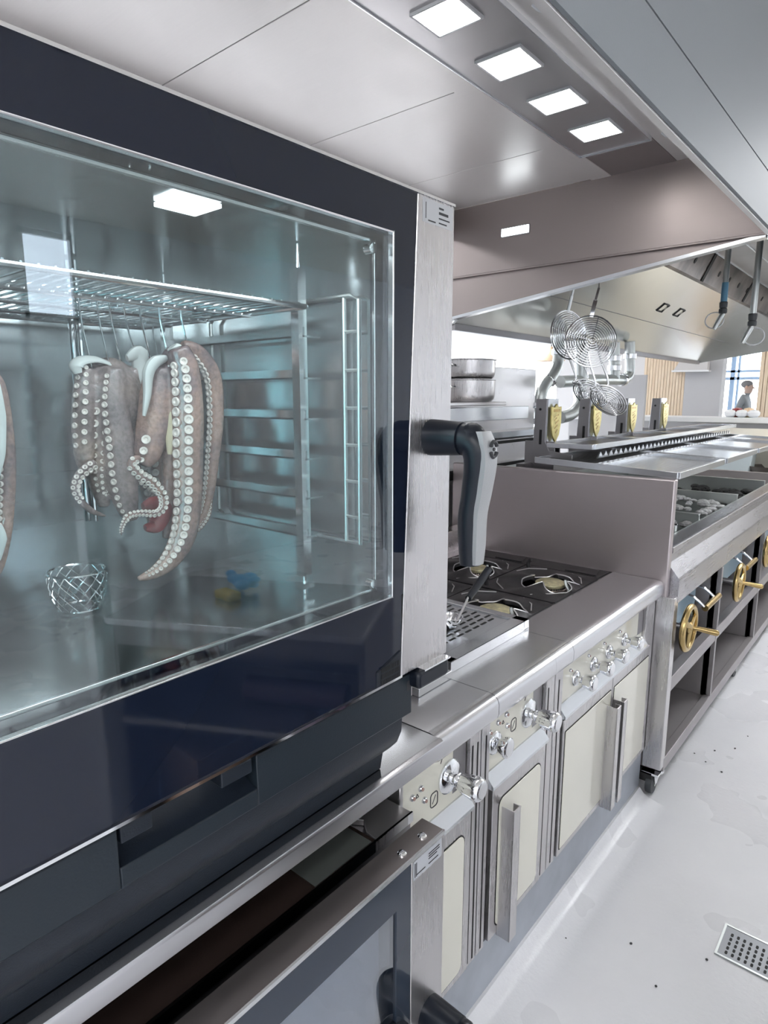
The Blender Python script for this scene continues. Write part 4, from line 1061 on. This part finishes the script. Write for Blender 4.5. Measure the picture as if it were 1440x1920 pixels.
# ================================================================== back unit with pots
bu = thing('back_splash_unit', (-1.15, 2.2, 0), 'tall stainless back panel with grooves and slots behind the range', 'panel')
yb1 = onX(1006, 690, -1.0).y
b = MB(); b.box(-1.22, -1.0, .6, yb1, .0, 1.745); b.build('panel_body', 'steel_x', bu, bevel=.004)
b = MB(); b.box(-1.0, -.985, .6, yb1-.10, 1.475, 1.545); b.build('slot_panel', 'steel_plate', bu, bevel=.004)
b = MB(); b.prism([(-1.0, 1.425), (-.965, 1.415), (-.965, 1.385), (-1.0, 1.37)], 'Y', .6, yb1+.01); b.build('lower_nosing', 'steel_plate', bu)
b = MB(); b.box(-1.001, -.992, .6, yb1, 1.350, 1.365); b.box(-1.001, -.99, .6, yb1, 1.20, 1.245); b.build('dark_slot', 'dark', bu)
b = MB(); b.box(-.925, -.80, 2.505, yb1+.02, 1.16, 1.204); g_ = b.build('gutter', 'steel_plate', gr)
b = MB()
for k in range(16): y = 2.54+k*.045; b.box(-.915, -.83, y, y+.015, 1.204, 1.2065)
b.build('gutter_slots', 'dark', g_)
b = MB(); b.box(-1.0, -.78, 1.9, 2.63, 1.556, 1.572); b.build('pot_shelf', 'steel_x', bu, bevel=.003)
def pot(z, label, h, lid):
    cx, cy, r = -.885, 2.455, .125
    o = thing('cooking_pot', (cx, cy, z), label, 'pot', 'steel pots stacked on the back shelf')
    b = MB(); b.lathe([(r*.86, 0), (r*.97, .012), (r, .03), (r, h-.006), (r*1.04, h-.003), (r*1.04, h), (r*.985, h), (r*.97, h-.01), (r*.97, .02), (0, .018)], (cx, cy, z), n=40); b.build('body', 'steel_v', o)
    for s in (1, -1):
        b = MB(); q = V((cx, cy+s*r, z+h*.62)); b.tube(catmull([q+V((-.035, -s*.004, 0)), q+V((-.032, s*.035, .004)), q+V((0, s*.052, .006)), q+V((.032, s*.035, .004)), q+V((.035, -s*.004, 0))], 5), .0055, 8); b.build('handle', 'chrome', o)
pot(1.573, 'lower of two steel pots stacked behind the big oven', .098, False)
pot(1.672, 'upper of two steel pots stacked behind the big oven', .085, False)
# ================================================================== room shell
def S(name, b, mat, **k): return structure(b.build(name, mat, **k))
b = MB(); b.box(-16, 4.7, -3.1, 20, -.06, 0); S('floor', b, 'floor', smooth=False)
b = MB(); b.box(-16, 4.7, -3.1, 20, 2.95, 3.02); S('ceiling', b, simple('ceiling_white', (.80, .76, .70), .6), smooth=False)
b = MB(); b.box(-16, 4.7, -3.1, -3.0, 0, 2.95); S('wall_back', b, 'white')
# right wall with a high window
wx = 4.6; wy0, wy1, wz0, wz1 = 2.00, 2.42, 2.18, 2.82
b = MB(); b.box(wx, wx+.1, -3, wy0, 0, 2.95); b.box(wx, wx+.1, wy1, 20, 0, 2.95); b.box(wx, wx+.1, wy0, wy1, 0, wz0); b.box(wx, wx+.1, wy0, wy1, wz1, 2.95); S('wall_right', b, 'white')
b = MB(); b.box(wx+.02, wx+.06, wy0, wy0+.04, wz0, wz1); b.box(wx+.02, wx+.06, wy1-.04, wy1, wz0, wz1); b.box(wx+.02, wx+.06, wy0, wy1, wz0, wz0+.04); b.box(wx+.02, wx+.06, wy0, wy1, wz1-.04, wz1); w1 = S('window_1', b, 'white')
b = MB(); b.box(wx+.035, wx+.04, wy0+.04, wy1-.04, wz0+.04, wz1-.04); b.build('pane', 'glass_clear', w1)
# left side of the dining room: glazed facade
b = MB()
for k in range(12): y = -2.9+k*2.05; b.box(-15.95, -15.85, y, y+.12, 0, 2.95)
b.box(-15.95, -15.85, -3, 20, 0, .12); b.box(-15.95, -15.85, -3, 20, 2.2, 2.3); S('window_2', b, simple('facade_frame', (.45, .55, .68), .4))
# far wall of the kitchen: wood slats, grey bay, opening, wood again
FY = 8.5
fx = lambda px: onY(px, 740, FY).x
b = MB(); n = 14; x0, x1 = fx(1206), fx(1283)
for k in range(n):
    a = x0+(x1-x0)*k/n; b.box(a, a+(x1-x0)/n*.86, FY-.02, FY, 0, 2.95)
b.box(x0, x1, FY, FY+.05, 0, 2.95); S('wall_far', b, 'wood', bevel=0)
b = MB(); b.box(fx(1283), fx(1352), FY-.03, FY+.15, 0, 2.95); S('wall_bay', b, 'greywall')
b = MB(); x0, x1 = fx(1421), fx(1620)
for k in range(22):
    a = x0+(x1-x0)*k/22; b.box(a, a+(x1-x0)/22*.86, FY-.02, FY, 0, 2.95)
b.box(x0, x1, FY, FY+.05, 0, 2.95); S('wall_beside_opening', b, 'wood')
b = MB(); zt = onY(1150, 704, 6.5).z; b.box(onY(1090, 740, 6.5).x, onY(1209, 740, 6.5).x, 6.5, 6.55, 0, zt); S('partition_wall', b, 'greywall')
b = MB(); b.box(-3.6, fx(1206), FY+.6, FY+.65, 0, 2.95); S('wall_beyond', b, simple('pale_grey_wall', (.70, .70, .72), .7))
# glazed front far behind the opening
GYF = 17.0; gx = lambda px: onY(px, 740, GYF).x
zz = lambda py: onY(1390, py, GYF).z
b = MB()
for px, w_ in ((1345, 5), (1366, 8), (1379, 4), (1424, 5), (1470, 6)): b.box(gx(px), gx(px+w_), GYF, GYF+.15, 0, 3.2)
b.box(gx(1300), gx(1500), GYF, GYF+.12, zz(698), zz(694)); b.box(gx(1300), gx(1500), GYF, GYF+.12, zz(712), zz(707)); b.box(gx(1300), gx(1500), GYF, GYF+.12, 0, zz(800)); S('window_3', b, simple('blue_frames', (.30, .42, .60), .4))

# ================================================================== counters beyond the grill
t = thing('pass_counter', (0, 7.4, 0), 'high white pass counter at the far end below the wood wall', 'counter')
zt = onY(1400, 784, 7.2).z
b = MB(); b.box(-2.6, 2.2, 7.2, 7.7, zt-.05, zt); b.build('top', 'white', t, bevel=.004)
b = MB(); b.box(-2.55, 2.2, 7.26, 7.66, 0, zt-.05); b.build('front', 'greywall', t)
t = thing('cream_counter', (0, 6.4, 0), 'cream topped counter beyond the far end of the grill', 'counter')
zc = onY(1400, 803, 7.15).z
b = MB(); b.box(-1.2, 1.6, 5.75, 7.15, zc-.05, zc); b.build('top', 'cream_matt', t, bevel=.006)
b = MB(); b.box(-1.15, 1.6, 5.95, 7.1, 0, zc-.05); b.build('base', 'cream_matt', t)
b = MB(); b.box(-.55, 1.6, 5.70, 5.94, .88, .92); b.build('low_shelf', 'steel_y', t)
c = onY(1375, 866, 5.8)
t = thing('plastic_box', (c.x, 5.8, .92), 'pale blue plastic box beside the far end of the grill', 'box')
b = MB(); b.prism([(c.x-.13, .921), (c.x+.13, .921), (c.x+.15, 1.175), (c.x-.15, 1.175)], 'Y', 5.72, 5.90); b.build('box_body', 'palebox', t, bevel=.012)
b = MB(); b.prism([(c.x-.155, 1.165), (c.x+.155, 1.165), (c.x+.155, 1.185), (c.x-.155, 1.185)], 'Y', 5.71, 5.91); b.build('box_rim', 'palebox', t, bevel=.004)
c = onY(1428, 870, 5.8)
t = thing('dark_bowl', (c.x, 5.8, .921), 'dark bowl next to the pale plastic box', 'bowl')
b = MB(); b.lathe([(.05, 0), (.09, .02), (.13, .08), (.15, .13), (.155, .13), (.13, .07), (.08, .025), (0, .02)], (c.x+.05, 5.82, .921), n=28); b.build('bowl_body', simple('bowl_brown', (.10, .085, .075), .35), t)
for k in range(5):
    x = onY(1368+k*11, 780, 7.4).x
    o = MB().lathe([(.03, 0), (.055, .02), (.06, .05), (.045, .07+.02*(k % 2)), (.0, .08+.02*(k % 2))], (x, 7.42+.04*(k % 2), zt), n=14).build('bread_bag', ['white', 'red', 'white', 'peach', 'white'][k])
    tag(o, ['white wrapped bundle on the pass counter, first from the left', 'dark red bowl on the pass counter among white bundles', 'white wrapped bundle behind the dark red bowl', 'peach coloured bundle on the pass counter', 'white wrapped bundle on the pass counter, last from the left'][k], 'bundle' if k != 1 else 'bowl')
    if k == 1: o.name = 'red_bowl'
# wall lamp on the grey bay, pendant far left
p = onY(1288, 686, FY-.10)
t = thing('wall_lamp', (p.x, FY-.03, p.z), 'white shallow wall lamp on the grey bay of the far wall', 'lamp')
b = MB(); b.prism([(p.x-.14, p.z-.05), (p.x+.24, p.z-.06), (p.x+.24, p.z+.05), (p.x-.08, p.z+.05)], 'Y', FY-.14, FY-.03); b.build('lamp_body', simple('lamp_grey', (.62, .60, .60), .5), t, bevel=.004)
b = MB(); b.prism([(p.x-.16, p.z-.07), (p.x+.26, p.z-.075), (p.x+.26, p.z-.055), (p.x-.16, p.z-.05)], 'Y', FY-.15, FY-.03); b.build('lamp_lip', 'white', t)
p = onY(1033, 672, 7.0)
t = thing('pendant_lamp', (p.x, 7.0, p.z), 'peach conical pendant lamp over the dining room', 'lamp')
b = MB(); b.lathe([(.16, 0), (.13, .05), (.04, .11), (.02, .16), (.0, .165)], (p.x, 7.0, p.z-.03), n=24); b.build('shade', 'peach', t)
b = MB(); b.cyl((p.x, 7, p.z+.1), (p.x, 7, 2.95), .006, n=8); b.build('cord', 'ink', t)

# ================================================================== floor drain
P = [onZ(1365, 1737, 0), onZ(1345, 1790, 0)]
t = thing('floor_drain', (P[0].x+.2, 1.9, 0), 'slotted steel drain cover set in the white floor', 'drain')
dx0, dx1, dy0, dy1 = .424, .90, 1.834, 1.960
b = MB(); b.box(dx0, dx1, dy0, dy1, .0003, .003); b.build('cover', steel('drain_steel', (.30, .31, .33), .45, (30, 2, 2), metal=.5), t)
b = MB()
for (a, c, d, e) in ((dx0-.006, dx1, dy0-.006, dy0), (dx0-.006, dx1, dy1, dy1+.006), (dx0-.006, dx0, dy0, dy1)): b.box(a, c, d, e, .0003, .0045)
b.build('frame', 'galv', t)
b = MB()
for i in range(22):
    for k in range(5):
        x, y = dx0+.020+i*.0165, dy0+.018+k*.0195; b.prism(rrect(x-.0035, x+.0035, y-.007, y+.007, .0034, 3), 'Z', .0028, .0034)
b.build('slots', 'dark', t)
# loose crumbs and bits on the floor
b = MB()
for (px, py) in ((1045, 1690), (1128, 1583), (1132, 1616), (1170, 1520), (1195, 1522), (1402, 1381), (1302, 1413), (1323, 1429), (1378, 1404), (1353, 1448), (1183, 1770), (1325, 1800), (908, 1885), (1110, 1600), (1340, 1408), (1060, 1760), (1230, 1850)):
    p = onZ(px, py, 0); b.ball((p.x, p.y, .002), (random.uniform(.003, .006), random.uniform(.003, .008), .002), 6, 4)
o = b.build('crumbs', 'ink'); tag(o, 'scattered dark crumbs on the white floor', 'crumbs'); o['kind'] = 'stuff'

# ================================================================== prep table in the aisle, seen mirrored in the oven door
ang = math.atan2(.895-1.303, 1.35-.617)
t = thing('prep_table', (.617, 1.303, 0), 'dark prep table with shelf, mirrored in the oven door glass', 'table', rz=ang)
L, D = .84, .50
def loc(b, name, mat, **k):
    o = b.build(name, mat, **k); o.parent = t; return o
b = MB(); b.box(0, L, 0, D, .875, .90); loc(b, 'top', 'steel_y', bevel=.003)
b = MB(); b.box(.0, L, .03, D, .80, .875); b.box(0, .02, .03, D, .10, .80); b.box(L-.02, L, .03, D, .10, .80); b.box(0, L, D-.02, D, .10, .80); b.box(0, L, .03, D, .10, .125); loc(b, 'cabinet', 'steel_dark')
b = MB(); b.box(.02, L-.02, .02, D-.02, .535, .552); loc(b, 'shelf', 'steel_x')
b = MB()
for x in (.03, L-.03):
    for y in (.08, D-.06): b.cyl((x, y, 0), (x, y, .10), .018, n=12)
loc(b, 'leg', 'galv')
def P_(x, y): return V((.617, 1.303, 0))+V((math.cos(ang)*x-math.sin(ang)*y, math.sin(ang)*x+math.cos(ang)*y, 0))
p = P_(L+.035, .02)
b = MB(); b.box(p.x-.032, p.x+.032, p.y-.032, p.y+.032, 0, 1.60); o = b.build('white_post', 'white', bevel=.003); tag(o, 'slim white post at the end of the prep table, mirrored in the door', 'post')
p = P_(L-.18, .25); b = MB(); b.box(p.x-.14, p.x+.14, p.y-.12, p.y+.12, .126, .385); o = b.build('carton', simple('brown_carton', (.30, .20, .15), .8), bevel=.004); tag(o, 'brown carton on the floor of the prep table cabinet', 'carton')
p = P_(.30, .18); b = MB(); b.cyl((p.x-.16, p.y+.12, .598), (p.x+.16, p.y-.05, .598), .045, n=20); o = b.build('film_roll', simple('purple_film', (.16, .10, .17), .3)); tag(o, 'purple film roll lying on the prep table shelf', 'roll')
# things standing on the table: crumpled blue glove, yellow sponge, pepper mill, gourd
b = MB(); g = V((1.25, 1.35, .90))
bm_pts = []
for k in range(16): b.ball((g.x+random.uniform(-.07, .07), g.y+random.uniform(-.04, .04), .92+random.uniform(0, .035)), (random.uniform(.015, .035), random.uniform(.015, .03), random.uniform(.012, .02)), 9, 6)
o = b.build('rubber_glove', 'blueplastic'); tag(o, 'crumpled blue glove, mirrored low in the oven door', 'glove')
md = o.modifiers.new('fuse', 'REMESH'); md.mode = 'VOXEL'; md.voxel_size = .005; md.use_smooth_shade = True
b = MB(); b.box(1.16, 1.25, 1.24, 1.29, .9005, .93); o = b.build('sponge', 'yellow', bevel=.006); tag(o, 'yellow sponge beside the blue glove', 'sponge')
# ================================================================== things lying in the chamber, wire strainer
p = onZ(150, 1140, 1.252)
t = thing('wire_strainer', (p.x, p.y, 1.252), 'small diamond mesh wire strainer on the oven floor', 'strainer')
b = MB(); R_ = .045; n = 14
for k in range(n):
    for s in (1, -1):
        pts = []
        for i in range(9):
            f = i/8; a = 2*PI*k/n+s*f*1.3; r = R_*(.72+.28*math.sin(f*PI*.62)); pts.append((p.x+r*math.cos(a), p.y+r*math.sin(a), 1.254+f*.062))
        b.tube(pts, .0011, 5)
b.build('mesh', 'wire', t)
b = MB()
for r, z in ((R_*.72, 1.254), (R_*.98, 1.316)): b.tube([(p.x+r*math.cos(a), p.y+r*math.sin(a), z) for a in [2*PI*i/28 for i in range(28)]], .0018, 6, True)
b.build('rim', 'wire', t)

# ================================================================== the person far behind the opening
pt = onY(1402, 724, 14.0)
base = pt.z-1.62
def person():
    o = thing('person', (pt.x, 14.0, base), 'person in a grey shirt and glasses-free profile standing by the far window', 'person')
    o['label'] = 'person in grey shirt standing in profile at the far bright window'
    me = bpy.data.meshes.new('body'); c = V((pt.x, 14.0, base))
    J = {'pelvis': (0, 0, .92), 'waist': (-.02, 0, 1.08), 'chest': (-.03, 0, 1.28), 'neck': (-.01, 0, 1.46), 'chin': (.03, 0, 1.53), 'skull': (.01, 0, 1.63), 'crown': (0, 0, 1.70),
         'lsh': (-.03, .17, 1.38), 'lel': (-.10, .22, 1.12), 'lwr': (.02, .17, .96), 'lhd': (.08, .15, .93), 'rsh': (-.03, -.17, 1.38), 'rel': (-.12, -.22, 1.12), 'rwr': (.0, -.18, .95), 'rhd': (.06, -.16, .92),
         'lhip': (0, .09, .88), 'lkn': (.02, .10, .48), 'lan': (-.01, .10, .08), 'lto': (.14, .11, .03), 'rhip': (0, -.09, .88), 'rkn': (.02, -.10, .48), 'ran': (-.01, -.10, .08), 'rto': (.14, -.11, .03)}
    Rr = dict(pelvis=.15, waist=.145, chest=.155, neck=.06, chin=.075, skull=.10, crown=.06, lsh=.075, lel=.05, lwr=.035, lhd=.035, rsh=.075, rel=.05, rwr=.035, rhd=.035, lhip=.10, lkn=.062, lan=.045, lto=.04, rhip=.10, rkn=.062, ran=.045, rto=.04)
    E_ = [('pelvis', 'waist'), ('waist', 'chest'), ('chest', 'neck'), ('neck', 'chin'), ('chin', 'skull'), ('skull', 'crown'), ('chest', 'lsh'), ('lsh', 'lel'), ('lel', 'lwr'), ('lwr', 'lhd'), ('chest', 'rsh'), ('rsh', 'rel'), ('rel', 'rwr'), ('rwr', 'rhd'), ('pelvis', 'lhip'), ('lhip', 'lkn'), ('lkn', 'lan'), ('lan', 'lto'), ('pelvis', 'rhip'), ('rhip', 'rkn'), ('rkn', 'ran'), ('ran', 'rto')]
    nm = list(J); me.from_pydata([tuple(c+V(J[k])) for k in nm], [(nm.index(a), nm.index(d)) for a, d in E_], [])
    # skin tone above the collar and on the hands, cloth elsewhere, by height along the body
    m, nt, bs = newmat('person_surface'); g = N(nt, 'ShaderNodeTexCoord'); sp = N(nt, 'ShaderNodeSeparateXYZ'); nt.links.new(g.outputs['Object'], sp.inputs[0])
    mr = N(nt, 'ShaderNodeMapRange'); mr.inputs[1].default_value = base; mr.inputs[2].default_value = base+2; nt.links.new(sp.outputs['Z'], mr.inputs[0])
    r = ramp(nt, mr.outputs[0], [(.0, (.05, .05, .06)), (.455, (.05, .05, .06)), (.46, (.20, .215, .23)), (.735, (.20, .215, .23)), (.74, (.42, .30, .25)), (1, (.42, .30, .25))]); r.node.color_ramp.interpolation = 'CONSTANT'
    nt.links.new(r, bs.inputs['Base Color']); bs.inputs['Roughness'].default_value = .7
    me.materials.append(m)
    bo = bpy.data.objects.new('body', me); COL.objects.link(bo); attach(bo, o)
    sk = bo.modifiers.new('skin', 'SKIN'); sk.use_smooth_shade = True
    for i, k in enumerate(nm): me.skin_vertices[0].data[i].radius = (Rr[k]*.82, Rr[k])
    me.skin_vertices[0].data[0].use_root = True
    ss = bo.modifiers.new('sub', 'SUBSURF'); ss.levels = 1; ss.render_levels = 2
    b = MB(); b.ball(tuple(c+V((-.015, 0, 1.655))), (.105, .088, .075), 14, 9); b.build('hair', 'hair', o)
    b = MB(); q = c+V((.105, 0, 1.60)); b.lathe([(.018, 0), (.012, .025), (.002, .032)], q-V((.012, 0, .012)), (1, 0, -.3), 8); b.build('nose', 'skin', o)
    b = MB()
    for s in (1, -1): b.ball(tuple(c+V((0, s*.09, 1.60))), (.022, .010, .032), 8, 6)
    b.build('ears', 'skin', o)
person()
if base > .03:
    b = MB(); b.box(pt.x-4, pt.x+3, 11.5, 16.8, 0, base-.01); structure(b.build('floor_platform', 'white'), 'raised floor at the far windows')

# ================================================================== light
# added, unseen ceiling panels that brighten the rooms
for i, (x, y) in enumerate(((1.2, -1.7), (2.9, -1.7), (3.9, -.8), (.9, 4.7), (.9, 6.4), (2.4, 7.2), (-2.6, 1.0), (-2.6, 4.0), (-3.4, 7.0), (-6, 2.5), (-6, 5.5), (-3.4, 11.5))):
    t = thing('added_light_panel', (x, y, 2.93), 'added flat ceiling light panel, unseen, that brightens the room', 'light', 'added ceiling light panels')
    b = MB(); b.box(x-.3, x+.3, y-.6, y+.6, 2.925, 2.935); b.build('added_panel_diffuser', 'added_panel', t, smooth=False)
    b = MB()
    for (a, c, d, e) in ((x-.32, x+.32, y-.62, y-.6), (x-.32, x+.32, y+.6, y+.62), (x-.32, x-.3, y-.6, y+.6), (x+.3, x+.32, y-.6, y+.6)): b.box(a, c, d, e, 2.915, 2.95)
    b.build('frame', 'white', t)  # frame of the added ceiling panel
def area(name, loc, rot, sx, sy, p, col):
    l = bpy.data.lights.new(name, 'AREA'); l.shape = 'RECTANGLE'; l.size = sx; l.size_y = sy; l.energy = p; l.color = col
    o = bpy.data.objects.new(name, l); COL.objects.link(o); o.location = loc; o.rotation_euler = rot; return o
# the oven's own lamp strip above the door and at its left side
area('oven_lamp_top', (-.02, .40, 1.835), (0, math.radians(20), 0), .04, .65, 2.2, (.93, .975, 1))
area('oven_lamp_side', (-.05, .03, 1.55), (math.radians(-90), 0, 0), .04, .5, 4.2, (.45, .90, 1))
w = bpy.data.worlds.new('world'); SC.world = w; w.use_nodes = True
bg = w.node_tree.nodes['Background']; bg.inputs['Color'].default_value = (.86, .93, 1, 1); bg.inputs['Strength'].default_value = 5.0
SC.view_settings.view_transform = 'Standard'; SC.view_settings.look = 'None'; SC.view_settings.gamma = 1; SC.view_settings.use_curve_mapping = False
SC.view_settings.exposure = 0.38
SC.cycles.use_denoising = True
SC.cycles.max_bounces = 10; SC.cycles.transparent_max_bounces = 12; SC.cycles.glossy_bounces = 5; SC.cycles.diffuse_bounces = 4
SC.cycles.caustics_reflective = False; SC.cycles.caustics_refractive = False; SC.cycles.sample_clamp_indirect = 6
